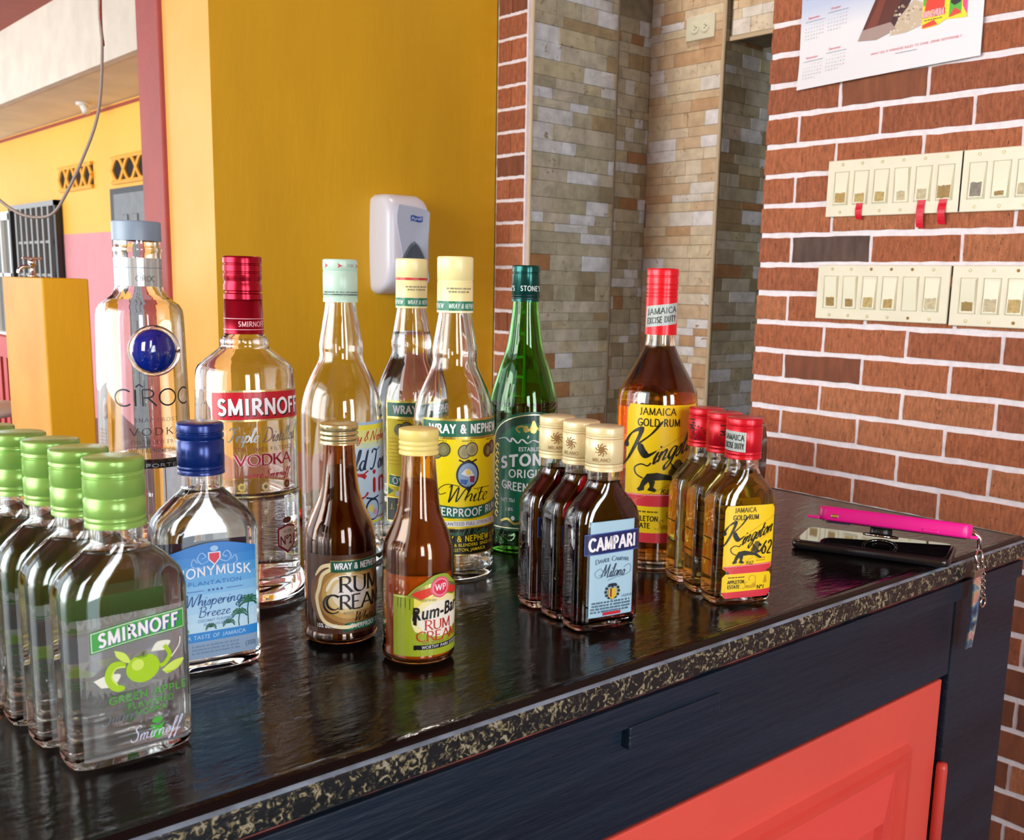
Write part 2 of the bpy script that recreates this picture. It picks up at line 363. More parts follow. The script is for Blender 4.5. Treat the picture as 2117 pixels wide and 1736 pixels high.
class Art:
    def __init__(self): self.P = []
    def add(self, V, Fs, m, layer=0): self.P.append((V, Fs, m, layer))
    def poly(self, pts, m, layer=0): self.add(list(pts), [tuple(range(len(pts)))], m, layer)
    def rect(self, x0, y0, x1, y1, m, layer=0): self.poly([(x0, y0), (x1, y0), (x1, y1), (x0, y1)], m, layer)
    def ell(self, cx, cy, rx, ry, m, layer=0, n=28, a0=0, a1=360):
        self.poly([(cx+rx*math.cos(R(a0+(a1-a0)*i/n)), cy+ry*math.sin(R(a0+(a1-a0)*i/n))) for i in range(n)], m, layer)
    def frame(self, x0, y0, x1, y1, w, m, layer=1):
        self.rect(x0, y0, x1, y0+w, m, layer); self.rect(x0, y1-w, x1, y1, m, layer)
        self.rect(x0, y0, x0+w, y1, m, layer); self.rect(x1-w, y0, x1, y1, m, layer)
    def stroke(self, pts, w, m, layer=1, pen=None, thin=None, taper=False, warp=None):
        P = [np.array(p, float) for p in pts]; n = len(P); Lf = []; Rt = []
        for i in range(n):
            d = P[min(i+1, n-1)]-P[max(i-1, 0)]; l = np.hypot(*d) or 1; d = d/l
            ww = w
            if pen is not None: ww = thin+(w-thin)*abs(math.sin(math.atan2(d[1], d[0])-pen))
            if taper and n > 8: ww *= max(.35, min(1, .35+6*min(i, n-1-i)/max(n-1, 1)))
            nrm = np.array((-d[1], d[0]))*ww/2
            Lf.append(P[i]+nrm); Rt.append(P[i]-nrm)
        V = [tuple(v) for v in Lf+Rt]
        if warp: V = [warp(*v) for v in V]
        self.add(V, [(i, i+1, n+i+1, n+i) for i in range(n-1)], m, layer)
    def text(self, s, x, y, h, m, layer=2, w=None, bold=0.0, shear=0.0, align='c', warp=None):
        if len(s) > 1 and all(c in CAPS for c in s):   # capitals: drawn with even strokes
            tk = .135+bold*2.6
            return self.glyphs(CAPS, s, x, y+h*tk*.3, h*(1-tk*.6), m, layer, w=w, thick=tk, thin=tk*.92, shear=shear, align=align, warp=warp, gap=.07+tk*.75, ext=.3)
        V, Fs = font_mesh(s, bold)
        if not V: return
        k = h/capheight(); x0 = min(v[0] for v in V); x1 = max(v[0] for v in V)
        kx = k if w is None else w/(x1-x0)
        ww = (x1-x0)*kx; ox = {'c': -ww/2, 'l': 0, 'r': -ww}[align]
        out = [((v[0]-x0)*kx+ox+x+shear*v[1]*k, v[1]*k+y) for v in V]
        if warp: out = [warp(*p) for p in out]
        self.add(out, Fs, m, layer)
    def glyphs(self, table, s, x, y, h, m, layer=2, w=None, thick=.14, thin=.05, pen=.35, shear=0.0, align='c', serif=False, gap=.08, warp=None, curve=False, smallcaps=0, ext=0.0):
        items = []; cur = 0
        for i, ch in enumerate(s):
            kk = 1.0
            if smallcaps and ch.islower(): kk = smallcaps
            g = table.get(ch) or table.get(ch.upper()) or table[' ']
            items.append((cur, g, kk)); cur += (g[0]+gap)*kk
        tot = cur-gap; kx = h if w is None else w/tot
        ox = {'c': -tot*kx/2, 'l': 0, 'r': -tot*kx}[align]
        T = lambda p, c0, kk: (x+ox+(c0+p[0]*kk)*kx+shear*p[1]*kk*h, y+p[1]*kk*h)
        for c0, (adv, strokes), kk in items:
            for st in strokes:
                pts = spline(st, 5) if curve else st
                if not curve and len(pts) == 2:
                    a, b = pts; pts = [a, ((a[0]+b[0])/2, (a[1]+b[1])/2), b]
                Q = [T(p, c0, kk) for p in pts]
                if ext and not curve:
                    for i0, i1 in ((0, 1), (-1, -2)):
                        dx, dy = Q[i0][0]-Q[i1][0], Q[i0][1]-Q[i1][1]; l_ = math.hypot(dx, dy) or 1
                        Q[i0] = (Q[i0][0]+dx/l_*ext*thick*h, Q[i0][1]+dy/l_*ext*thick*h)
                self.stroke(Q, thick*h, m, layer, pen=pen, thin=thin*h, taper=curve, warp=warp)
                if serif:
                    for (p, q) in ((st[0], st[1]), (st[-1], st[-2])):
                        if abs(p[1]-q[1]) > .8*abs(p[0]-q[0]) and (abs(p[1]) < .02 or abs(p[1]-1) < .02):
                            sw = .13
                            a = T((p[0]-sw, p[1]+(.015 if p[1] < .5 else -.015)), c0, kk); b = T((p[0]+sw, p[1]+(.015 if p[1] < .5 else -.015)), c0, kk)
                            self.stroke([a, ((a[0]+b[0])/2, a[1]), b], .045*h*kk, m, layer, warp=warp)
    def serif(self, s, x, y, h, m, layer=2, **k): self.glyphs(CAPS, s, x, y, h, m, layer, serif=True, **k)
    def thin(self, s, x, y, h, m, layer=2, t=.07, **k): self.glyphs(CAPS, s, x, y, h, m, layer, thick=t, thin=t, **k)
    def script(self, s, x, y, h, m, layer=2, **k):
        k.setdefault('shear', .25); k.setdefault('gap', -.02)
        self.glyphs(SCR, s, x, y, h, m, layer, curve=True, **k)
    def small(self, x0, x1, y, h, m, layer=2, words=6, seed=1):
        """a line of print too fine to read: short bars of letter height"""
        rd = random.Random(seed); x = x0
        while x < x1:
            l = rd.uniform(.5, 1.3)*(x1-x0)/words*.6
            xx = x
            while xx < min(x+l, x1):
                self.rect(xx, y, xx+h*.45, y+h, m, layer); xx += h*.75
            x += l+h*.8
    def build(self, name, mapper, parent, off=.00025, step=.003, dl=.00012, ystep=None):
        mats = []; bm = nb()
        for V, Fs, m, layer in self.P:
            if m not in mats: mats.append(m)
            mi = mats.index(m)
            vs = [bm.verts.new((v[0]*.001, v[1]*.001, layer)) for v in V]
            for f in Fs:
                try:
                    ff = bm.faces.new([vs[i] for i in f]); ff.material_index = mi
                except ValueError: pass
        big = [f for f in bm.faces if len(f.verts) > 4]
        bmesh.ops.triangulate(bm, faces=big)
        if step:
            xs = [v.co.x for v in bm.verts]; x = math.ceil(min(xs)/step)*step
            while x < max(xs):
                bmesh.ops.bisect_plane(bm, geom=bm.verts[:]+bm.edges[:]+bm.faces[:], dist=1e-7, plane_co=(x, 0, 0), plane_no=(1, 0, 0)); x += step
        if ystep:
            ys = [v.co.y for v in bm.verts]; y = math.ceil(min(ys)/ystep)*ystep
            while y < max(ys):
                bmesh.ops.bisect_plane(bm, geom=bm.verts[:]+bm.edges[:]+bm.faces[:], dist=1e-7, plane_co=(0, y, 0), plane_no=(0, 1, 0)); y += ystep
        for v in bm.verts:
            v.co = Vector(mapper(v.co.x, v.co.y, off+dl*v.co.z))
        me = bpy.data.meshes.new(name); bm.to_mesh(me); bm.free()
        return link(name, me, parent, mats)
def cylmap(r, z0, rot=0.0, taper=0.0):
    def f(x, y, o):
        a = x/r+rot; rr = r+o+taper*y
        return (rr*math.sin(a), -rr*math.cos(a), z0+y)
    return f
def planemap(o, ux, uy, n):
    o, ux, uy, n = map(Vector, (o, ux, uy, n))
    return lambda x, y, d: o+ux*x+uy*y+n*d

# ------------------------------------------------------------------ bottles
def pchip(xs, ys, x):
    xs = np.asarray(xs, float); ys = np.asarray(ys, float); h = np.diff(xs); d = np.diff(ys)/h
    m = np.zeros(len(xs)); m[0] = d[0]; m[-1] = d[-1]
    for i in range(1, len(xs)-1):
        if d[i-1]*d[i] > 0:
            w1 = 2*h[i]+h[i-1]; w2 = h[i]+2*h[i-1]; m[i] = (w1+w2)/(w1/d[i-1]+w2/d[i])
    i = np.clip(np.searchsorted(xs, x)-1, 0, len(xs)-2); t = (x-xs[i])/h[i]
    return ((2*t**3-3*t**2+1)*ys[i]+(t**3-2*t**2+t)*h[i]*m[i]+(-2*t**3+3*t**2)*ys[i+1]+(t**3-t**2)*h[i]*m[i+1])
class Bottle:
    """levels: (z, half width, half depth, exponent) in mm"""
    def __init__(self, levels, seg=72):
        L = np.array(levels, float); L[:, :3] *= .001
        self.L = L; self.seg = seg; self.cache = {}
        self.top = L[-1, 0]
    def at(self, z):
        z = float(np.clip(z, self.L[0, 0], self.L[-1, 0]))
        return [float(pchip(self.L[:, 0], self.L[:, k], z)) for k in (1, 2, 3)]
    def ring(self, z, off=0.0, seg=None, angs=None):
        hx, hy, n = self.at(z); hx = max(hx+off, 1e-4); hy = max(hy+off, 1e-4)
        if angs is None:
            ph = np.linspace(0, 2*PI, (seg or self.seg)+1)[:-1]
        else: ph = angs
        dx = np.cos(ph)*hx; dy = np.sin(ph)*hy
        k = (np.abs(dx/hx)**n+np.abs(dy/hy)**n)**(-1/n)
        return dx*k, dy*k
    def zs(self, z0, z1):
        s = set([z0, z1])
        for a, b in zip(self.L[:, 0], self.L[1:, 0]):
            nn = max(1, min(8, int((b-a)/.004)))
            for k in range(nn+1):
                z = a+(b-a)*k/nn
                if z0 < z < z1: s.add(z)
        return sorted(s)
    def surf(self, phi0=0.0):
        def f(u, v, o):
            key = round(v*2000)
            c = self.cache.get(key)
            if c is None:
                a = np.linspace(-PI/2-PI, -PI/2+PI, 361)
                x, y = self.ring(key/2000, angs=a)
                s = np.concatenate([[0], np.cumsum(np.hypot(np.diff(x), np.diff(y)))]); s -= s[180]
                c = self.cache[key] = (s, x, y)
            s, x, y = c
            uu = u
            if phi0:
                per = s[-1]-s[0]; uu = u+per*phi0/(2*PI)
                if uu > s[-1]: uu -= per
            px = np.interp(uu, s, x); py = np.interp(uu, s, y)
            qx = np.interp(uu+.0005, s, x)-np.interp(uu-.0005, s, x); qy = np.interp(uu+.0005, s, y)-np.interp(uu-.0005, s, y)
            l = math.hypot(qx, qy) or 1
            return (px+qy/l*o, py-qx/l*o, v)
        return f
    def shell(self, bm, zs, off, cap0=True, cap1=False, flip=False, punt=0.0):
        rings = []
        for z in zs:
            x, y = self.ring(z, off)
            rings.append([bm.verts.new((a, b, z)) for a, b in zip(x, y)])
        n = self.seg
        for a, b in zip(rings, rings[1:]):
            for i in range(n):
                j = (i+1) % n
                bm.faces.new((a[j], a[i], b[i], b[j]) if flip else (a[i], a[j], b[j], b[i]))
        def cap(ring, z, up_, dz):
            prev = ring
            for s_ in ((.82, .35), (.5, 1.0)):
                cur = [bm.verts.new((v.co.x*s_[0], v.co.y*s_[0], z+dz*s_[1])) for v in ring]
                for i in range(n):
                    j = (i+1) % n
                    bm.faces.new((prev[i], prev[j], cur[j], cur[i]) if up_ else (prev[j], prev[i], cur[i], cur[j]))
                prev = cur
            bm.faces.new(prev if up_ else prev[::-1])
        if cap0: cap(rings[0], zs[0], flip, punt)
        if cap1: cap(rings[-1], zs[-1], not flip, 0.0)
        return rings
    def make(self, root, gm, lm=None, level=0.0, wall=2.4, floor=7.0, punt=2.5, opaque=False):
        t = wall*.001; fl = floor*.001
        bm = nb()
        ro = self.shell(bm, self.zs(self.L[0, 0], self.top), 0.0, punt=punt*.001)
        ri = self.shell(bm, self.zs(fl, self.top), -t, flip=True, punt=punt*.0012)
        a, b = ro[-1], ri[-1]; n = self.seg
        for i in range(n):
            j = (i+1) % n; bm.faces.new((a[i], a[j], b[j], b[i]))
        me = bpy.data.meshes.new('glass_body'); bm.to_mesh(me); bm.free()
        link('glass_body', me, root, gm, True)
        if lm is not None and level > 0:
            bm = nb()
            self.shell(bm, [fl-.0001]+[z for z in self.zs(fl+.0015, level)], -t+(-.0002 if opaque else .00012), cap1=True, punt=punt*.0012)
            me = bpy.data.meshes.new('liquid'); bm.to_mesh(me); bm.free()
            link('liquid', me, root, lm, True)
def rnd(levels): return [(z, r, r, 2.0) for z, r in levels]
def cap_prof(r, z0, z1, grooves=(), bev=1.0, taper=0.0):
    """metal or plastic screw cap outline in mm; grooves: (z, depth, halfwidth)"""
    pts = [(r*.80, z0), (r, z0), (r, z0+.4)]
    for gz, gd, gw in sorted(grooves):
        pts += [(r, gz-gw), (r-gd, gz-gw*.35), (r-gd, gz+gw*.35), (r, gz+gw)]
    pts += [(r, z1-bev), (r-bev*.3, z1-bev*.3), (r-bev, z1), (0, z1)]
    return [(a*.001, b*.001) for a, b in pts]
def make_cap(root, r, z0, z1, m, grooves=(), bev=1.0, knurl_from=None, name='cap', seg=96, kn=.012):
    prof = cap_prof(r, z0, z1, grooves, bev)
    if knurl_from is not None:
        # insert denser rings for the knurled rim
        pass
    bm = nb()
    def kf(k, i):
        if knurl_from is None: return 1
        z = prof[k][1]*1000
        return 1-kn if (z > knurl_from and z < z1-.1 and i % 2) else 1
    lathe(bm, prof, seg, knurl=kf)
    o = obj(name, bm, m, root, True)
    md = o.modifiers.new('edges', 'EDGE_SPLIT'); md.split_angle = R(50)
    return o
def copy_tree(o, loc, rotz, label):
    r = o.copy(); COL.objects.link(r); r.location = loc; r.rotation_euler = (0, 0, rotz); r['label'] = label
    for c in list(o.children):
        d = c.copy(); COL.objects.link(d); d.parent = r
        for g in list(c.children):
            e = g.copy(); COL.objects.link(e); e.parent = d
    return r

# ================================================================== THE SETTING
M_MUST = mat('mustard_paint', '#dcaa04', .55, noise=1, color2='#c89702', nscale=3.0, bump=.35, bscale=60, stretch=(1, 1, .25))
M_MUST_LIT = mat('mustard_paint_lit', '#f2b562', .6, noise=1, color2='#ecaa50', nscale=4, bump=.3, bscale=60)
M_MAROON = mat('maroon_paint', '#a4433c', .6, noise=1, color2='#94403c', nscale=8, bump=.5, bscale=50)
M_PINK = mat('pink_paint', '#dc9298', .65, noise=.08, nscale=6, bump=.2, bscale=60)
M_PEACH = mat('peach_paint', '#d08a6a', .6, noise=.1, nscale=6)
M_WHITEP = mat('white_plaster', '#ded9cc', .8, noise=.12, nscale=5, bump=.3, bscale=20)
M_SOFFIT = mat('tan_soffit', '#eadcc0', .85, noise=.12, nscale=3)
M_REDCEIL = mat('red_ceiling_paint', '#a0402c', .6, noise=.1, nscale=6)
M_FLOOR = mat('floor_tile', '#5c3c34', .35, noise=.3, nscale=9)
M_OUT = mat('yard_concrete', '#b4aca0', .9, noise=.15, nscale=3)
M_INW = mat('interior_wall', '#d8a52c', .7, noise=.1, nscale=2)
M_MORTAR = mat('white_mortar', '#f2ecf0', .85, noise=.12, nscale=60, bump=.8, bscale=160)
def struct(name, dims, m, bevel=0.0, parent=None, label=None):
    o = boxo(name, dims, m, parent, bevel=bevel)
    if parent is None: o['kind'] = 'structure'
    if label: o['label'] = label
    return o
struct('floor', (-2.05, 3.6, -2.4, 14, -.1, 0), M_FLOOR)
struct('yard_ground', (-14, -2.05, -8, 18, -.25, -.05), M_OUT)
struct('ceiling', (-2.05, 2.6, -2.4, 14, 3.30, 3.42), M_REDCEIL)
# outer walls the daylight comes through (behind and left of the camera)
bw = nb()
for d in ((-2.05, -1.1), (-.4, .22), (.86, 3.6)): box(bw, d[0], d[1], -2.4, -2.25, 0, 3.3)
box(bw, -1.1, -.4, -2.4, -2.25, 0, 1.05); box(bw, -1.1, -.4, -2.4, -2.25, 2.45, 3.3); box(bw, .22, .86, -2.4, -2.25, 2.5, 3.3)
obj('wall_back', bw, M_INW)['kind'] = 'structure'
lw = nb()
box(lw, -2.05, -1.9, -2.25, -.1, 0, 3.3); box(lw, -2.05, -1.9, -.1, 2.7, 0, .95); box(lw, -2.05, -1.9, 2.7, 3.0, 0, 3.3); box(lw, -2.05, -1.9, 6.2, 6.5, 0, 3.3)
box(lw, -2.05, -1.9, -.1, 14, 2.85, 3.3)
obj('wall_left', lw, M_INW)['kind'] = 'structure'

# ---- brick wall on the right
def brick_mesh(seed, rough=.05):
    rd = random.Random(seed); bm = nb(); nx, nz = 7, 3
    g = []
    for i in range(nx+1):
        col = []
        for k in range(nz+1):
            y = -.5+i/nx; z = -.5+k/nz
            ed = i in (0, nx) or k in (0, nz)
            if i in (0, nx): y += rd.uniform(-.006, .006)
            if k in (0, nz): z += rd.uniform(-.030, .012)*(1 if k else -1)
            col.append(bm.verts.new((-1+(rd.uniform(.1, .35) if ed else rd.uniform(-.12, .12)), y, z)))
        g.append(col)
    for i in range(nx):
        for k in range(nz):
            bm.faces.new((g[i][k], g[i][k+1], g[i+1][k+1], g[i+1][k]))
    rim = [g[i][0] for i in range(nx+1)]+[g[nx][k] for k in range(1, nz+1)]+[g[i][nz] for i in range(nx-1, -1, -1)]+[g[0][k] for k in range(nz-1, 0, -1)]
    bk = [bm.verts.new((.6, v.co.y*1.0, v.co.z*1.0)) for v in rim]
    for i in range(len(rim)):
        j = (i+1) % len(rim); bm.faces.new((rim[i], rim[j], bk[j], bk[i]))
    bmesh.ops.recalc_face_normals(bm, faces=bm.faces[:])
    me = bpy.data.meshes.new('brick'); bm.to_mesh(me); bm.free()
    return me
M_BRICK = randmat('brick_clay', [(0, '#c27650'), (.2, '#ba6e49'), (.4, '#c67e56'), (.55, '#b46b4a'), (.7, '#be734f'), (.85, '#ae6748')], .9, .34, 60, 1.0, 330, (1, 3, .8), vein=('#6c4230', 120, .62), bdist=.003)
M_BRICKD = randmat('brick_clay_dark', [(0, '#5d4a42'), (.5, '#6a4c40')], .85, .4, 20, .8, 300, (1, 2.5, .6), bdist=.001)
M_BRICKM = randmat('brick_brown_and_shaded', [(0, '#8a5238'), (.5, '#7e4a33')], .85, .3, 20, .8, 300, (1, 2.5, .6), bdist=.001)
BR = [brick_mesh(s) for s in range(6)]
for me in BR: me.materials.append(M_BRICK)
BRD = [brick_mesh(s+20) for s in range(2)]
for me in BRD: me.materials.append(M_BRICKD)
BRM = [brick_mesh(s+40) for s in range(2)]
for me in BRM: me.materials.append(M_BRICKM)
PITCH, JT = .0640, .0112
XW, YE = 1.95, 1.452
wr = struct('wall_right', (XW, 2.14, -2.25, YE-.002, 0, 3.3), M_MORTAR)
dark = [(1.2583, 1.4208)]; black = [(.98, 1.8095)]; mid = [(1.1459, 1.7433), (1.2, 1.19)]
far_parts = []
rb = random.Random(3)
for k in range(-26, 28):
    ztop = 1.7134-PITCH*k-JT/2; zbot = ztop-PITCH+JT
    if zbot < 0 or ztop > 3.3: continue
    y0 = 1.2694 if k % 2 else 1.3679
    edges = [y0+.197*j for j in range(-18, 3)]
    for a, b in zip(edges, edges[1:]):
        a_, b_ = a+JT/2*.8, min(b-JT/2*.8, YE)
        if b_-a_ < .02 or a_ < -2.2: continue
        yc, zc = (a_+b_)/2, (ztop+zbot)/2
        if b_ > .56 and .16 < zc < 2.12:
            inb = lambda L: any(a <= y <= b and zbot-.006 <= z <= ztop+.006 for y, z in L)
            if inb(dark) or inb(black): me = rb.choice(BRD)
            elif inb(mid) or (zc < .82 and rb.random() < .55): me = rb.choice(BRM)  # extra brown bricks low down: shade on the lower wall put into colour
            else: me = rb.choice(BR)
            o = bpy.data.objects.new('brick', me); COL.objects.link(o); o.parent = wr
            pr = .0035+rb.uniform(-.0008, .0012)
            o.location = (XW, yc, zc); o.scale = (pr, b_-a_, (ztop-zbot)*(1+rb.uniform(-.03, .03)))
            o.rotation_euler = (R(rb.uniform(-.35, .35)), 0, 0)
        else: far_parts.append((a_, b_, zbot, ztop))
bm = nb()
for a_, b_, z0, z1 in far_parts: box(bm, XW-.0035, XW+.001, a_, b_, z0, z1)
obj('brickwork', bm, M_BRICK, wr)['kind'] = 'stuff'

# ---- brick pier beside the passage and the mustard wall it closes
wp = struct('wall_pier', (1.953, 1.99, 2.284, 2.416, 0, 3.3), M_MORTAR)
for k in range(-8, 15):
    zt = 1.7004-.0633*k-.0045; zb = zt-.0633+.009
    spans = [(2.290, 2.408)] if k % 2 == 0 else [(2.290, 2.3475), (2.3505, 2.408)]
    if k in (3, 9): spans = [(2.290, 2.3475), (2.3505, 2.408)]
    for a, b in spans:
        o = bpy.data.objects.new('brick', rb.choice(BR[:5]) if k % 7 else BRM[0]); COL.objects.link(o); o.parent = wp
        o.location = (1.953, (a+b)/2, (zt+zb)/2); o.scale = (.006, b-a, zt-zb)
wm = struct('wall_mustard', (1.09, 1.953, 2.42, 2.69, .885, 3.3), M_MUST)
wm.data.materials.append(M_MUST_LIT)
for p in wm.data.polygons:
    if p.normal.x < -.5: p.material_index = 1  # left face paler: light from the left put into its colour
boxo('dado', (1.088, 1.953, 2.418, 2.692, 0, .885), M_PEACH, wm)
struct('trim_1', (1.078, 1.16, 2.69, 2.835, 0, 3.3), M_MAROON, .004, label='maroon painted edge of the column')

# ---- stone mosaic tiling
STOPS = [(0, '#b0ab98'), (.14, '#a39d88'), (.26, '#c6c8c8'), (.34, '#b3aa8e'), (.48, '#9c8a6a'), (.56, '#b6b0a0'), (.68, '#a0764e'), (.72, '#ccd0d6'), (.82, '#a8a28c'), (.92, '#8f846a')]
M_STONE = randmat('stone_mosaic', STOPS, .38, .25, 30, .8, 120, (1, 1, 1), vein=('#8a7860', 34, .66))
M_STONEW = randmat('stone_mosaic_warm', [(0, '#e0cdb0'), (.15, '#e6d6bc'), (.3, '#d9bd9a'), (.45, '#e8e0d4'), (.58, '#cfa880'), (.66, '#e2cfae'), (.8, '#f0ecea'), (.9, '#dcc09c')], .38, .18, 30, .6, 120, (1, 1, 1), vein=('#b8946c', 34, .66))
M_STONEB = mat('stone_bed', '#8c8470', .8, noise=.3, nscale=30)
M_TRIMB = mat('beige_trim', '#c9b493', .4)
def stone_mesh(seed):
    rd = random.Random(seed); bm = nb()
    a = [bm.verts.new((x, y, 0)) for x, y in ((-.5, -.5), (.5, -.5), (.5, .5), (-.5, .5))]
    b = [bm.verts.new((x*.985, y*.97, 1-rd.uniform(0, .5))) for x, y in ((-.5, -.5), (.5, -.5), (.5, .5), (-.5, .5))]
    c = bm.verts.new((rd.uniform(-.15, .15), rd.uniform(-.15, .15), 1.0))
    for i in range(4):
        j = (i+1) % 4; bm.faces.new((a[i], a[j], b[j], b[i])); bm.faces.new((b[i], b[j], c))
    me = bpy.data.meshes.new('stone'); bm.to_mesh(me); bm.free()
    return me
ST = [stone_mesh(s) for s in range(6)]; STW = [stone_mesh(s) for s in range(6)]
for me in ST: me.materials.append(M_STONE)
for me in STW: me.materials.append(M_STONEW)
def mosaic(parent, o, ux, n, width, z0, z1, seed, meshes=ST, zvis=(.45, 2.17), mean=.092):
    """rows of split-face stones on a vertical face: o origin (x, y), ux direction, n outward normal"""
    rd = random.Random(seed); ux = Vector((*ux, 0)); nn = Vector((*n, 0)); z = zvis[0]
    rotm = Matrix((ux, Vector((0, 0, 1)), nn)).transposed()
    if rotm.determinant() < 0: rotm = Matrix((-ux, Vector((0, 0, 1)), nn)).transposed()
    eu = rotm.to_euler()
    while z < zvis[1]:
        h = rd.choice((.024, .030, .036, .042, .046)); x = -rd.uniform(0, .05)
        while x < width:
            l = rd.uniform(.6, 1.6)*mean
            a, b = max(x, 0), min(x+l, width)
            if b-a > .008:
                ob = bpy.data.objects.new('stone', rd.choice(meshes)); COL.objects.link(ob); ob.parent = parent
                c = Vector((o[0], o[1], z+h/2))+ux*((a+b)/2)+nn*.0005
                ob.location = c; ob.rotation_euler = eu; ob.scale = (b-a-.0006, h-.0005, rd.uniform(.002, .0045))
            x += l
        z += h
wa = struct('wall_tiled', (1.965, 2.305, 2.284, 2.40, 0, 3.3), M_STONEB)
mosaic(wa, (1.972, 2.284), (1, 0), (0, -1), .33, 0, 3.3, 1)
ws = struct('wall_recess', (1.97, 2.62, 2.424, 2.55, 0, 3.3), M_STONEB)
mosaic(ws, (2.40, 2.424), (1, 0), (0, -1), .20, 0, 3.3, 2, mean=.06)
wc = struct('wall_passage', (2.604, 2.70, 2.123, 2.45, 0, 3.3), M_STONEB)
mosaic(wc, (2.604, 2.123), (0, 1), (-1, 0), .30, 0, 3.3, 3, STW, (.45, 2.26))
wd = struct('wall_far_pier', (2.604, 3.3, 2.119, 2.30, 0, 3.3), M_STONEB)
mosaic(wd, (2.612, 2.119), (1, 0), (0, -1), .30, 0, 3.3, 4, zvis=(.45, 2.16))
wh = struct('wall_header', (2.625, 2.80, .9, 2.112, 2.095, 3.3), M_STONEB)
mosaic(wh, (2.625, 1.84), (0, 1), (-1, 0), .265, 0, 3.3, 5, STW, (2.1, 2.24))
struct('wall_far', (3.3, 3.42, -2.25, 2.3, 0, 3.3), M_STONEB)
def trim(n, x, y, z0=0, z1=3.3, r=.006, m=M_TRIMB):
    bm = nb(); lathe(bm, [(0, z0), (r, z0), (r, z1), (0, z1)], 12, (x, y, 0))
    o = obj(n, bm, m, smooth=False); o['kind'] = 'structure'
trim('trim_2', 1.968, 2.283, r=.0055); trim('trim_3', 2.306, 2.283, r=.005, m=mat('dark_trim', '#6a5a48', .5)); trim('trim_4', 2.603, 2.121, r=.0065)
bm = nb(); box(bm, 2.619, 2.63, .9, 2.112, 2.086, 2.098); obj('trim_5', bm, M_TRIMB)['kind'] = 'structure'

# ---- veranda seen to the left: beam, soffit, two-colour wall
struct('trim_6', (2.60, 2.66, 2.4, 14, 2.735, 3.30), M_WHITEP, label='white beam face')
struct('ceiling_veranda', (2.66, 3.40, 2.4, 14, 2.74, 2.80), M_SOFFIT)
wv = struct('wall_veranda', (3.26, 3.40, 2.6, 14, 1.70, 2.74), mat('bright_yellow_paint', '#f5bb45', .6, noise=1, color2='#f2b23a', nscale=1.2, bump=.2, bscale=30))
boxo('dado', (3.258, 3.40, 2.6, 14, 0, 1.70), M_PINK, wv)
boxo('cornice_line', (3.25, 3.262, 2.6, 14, 2.70, 2.725), M_REDCEIL, wv)
# pierced ventilation blocks
M_VOID = mat('vent_dark', '#1c1512', .9)
M_LAT = mat('vent_yellow', '#f0b040', .6)
def vent(y0, y1, z0, z1, per):
    v = boxo('vent_block', (3.252, 3.2575, y0, y1, z0, z1), M_VOID, wv)
    bm = nb(); A = (z1-z0)/2; zc = (z0+z1)/2
    for sgn in (1, -1):
        tube(bm, [(3.247, y0+(y1-y0)*i/40, zc+sgn*A*math.sin(2*PI*per*i/40)) for i in range(41)], .020, 6)
    for s in range(int(per*2)):
        pass
    tube(bm, [(3.247, y0, z0), (3.247, y1, z0)], .018, 6); tube(bm, [(3.247, y0, z1), (3.247, y1, z1)], .018, 6)
    obj('lattice', bm, M_LAT, v)
vent(8.10, 9.20, 2.10, 2.30, 2.0); vent(9.70, 10.60, 2.10, 2.30, 2.0)
# grey panelled door
M_GREY = mat('grey_door_paint', '#74787a', .5, noise=.15, nscale=12)
M_GREYD = mat('door_shadow_grey', '#3c4042', .6)
dr = boxo('door_1', (3.235, 3.256, 8.15, 9.25, 0, 2.05), M_GREYD); dr['kind'] = 'structure'; dr['label'] = 'grey panelled door in the veranda wall'
boxo('door_leaf', (3.225, 3.236, 8.15, 9.14, 0, 2.0), M_GREY, dr)
for i in range(4):
    for z0, z1 in ((.25, .95), (1.1, 1.83)):
        yy = 8.95-i*.22
        boxo('door_panel', (3.215, 3.226, yy-.13, yy, z0, z1), M_GREY, dr, bevel=.006)
# iron gate
M_IRON = mat('dark_iron', '#3a3836', .45, metal=.5)
M_IRONL = mat('grey_iron', '#8d8a86', .45, metal=.3)
gt = thing('iron_gate', 'dark iron security gate with tall bars set in the yellow and pink veranda wall', 'gate', (3.2, 11.35, 0))
boxo('gate_backing', (.03, .055, -.75, .80, 0, 2.02), mat('gate_dark', '#1d1a19', .7), gt)
for yy in (-.75, .76): boxo('gate_post', (-.01, .03, yy, yy+.05, 0, 2.02), M_IRON, gt)
boxo('gate_rail', (-.01, .03, -.75, .80, 1.97, 2.02), M_IRONL, gt)
for i in range(7): boxo('gate_bar', (-.02, .01, -.58+i*.18, -.535+i*.18, 0, 1.97), M_IRONL, gt)
for zz in (1.62, 1.30, .9, .5):
    for i in range(6): boxo('gate_spacer', (-.012, .006, -.53+i*.18, -.41+i*.18, zz, zz+.025), M_IRONL, gt)
# window with white bars
wi = struct('window_1', (3.235, 3.26, 12.2, 13.9, .62, 1.95), mat('window_glass_dull', '#6f7370', .15), label='window with white bars beyond the gate')
boxo('window_frame', (3.20, 3.24, 12.2, 13.9, 1.88, 1.97), mat('window_white', '#dcdcd6', .5), wi)
boxo('window_sill', (3.16, 3.26, 12.1, 13.9, .58, .68), MATS['window_white'], wi)
for yy in (12.2, 12.52, 12.86, 13.2, 13.6): boxo('window_bar', (3.20, 3.235, yy, yy+.05, .62, 1.95), MATS['window_white'], wi)
boxo('window_bar', (3.20, 3.235, 12.2, 13.9, 1.28, 1.32), MATS['window_white'], wi)

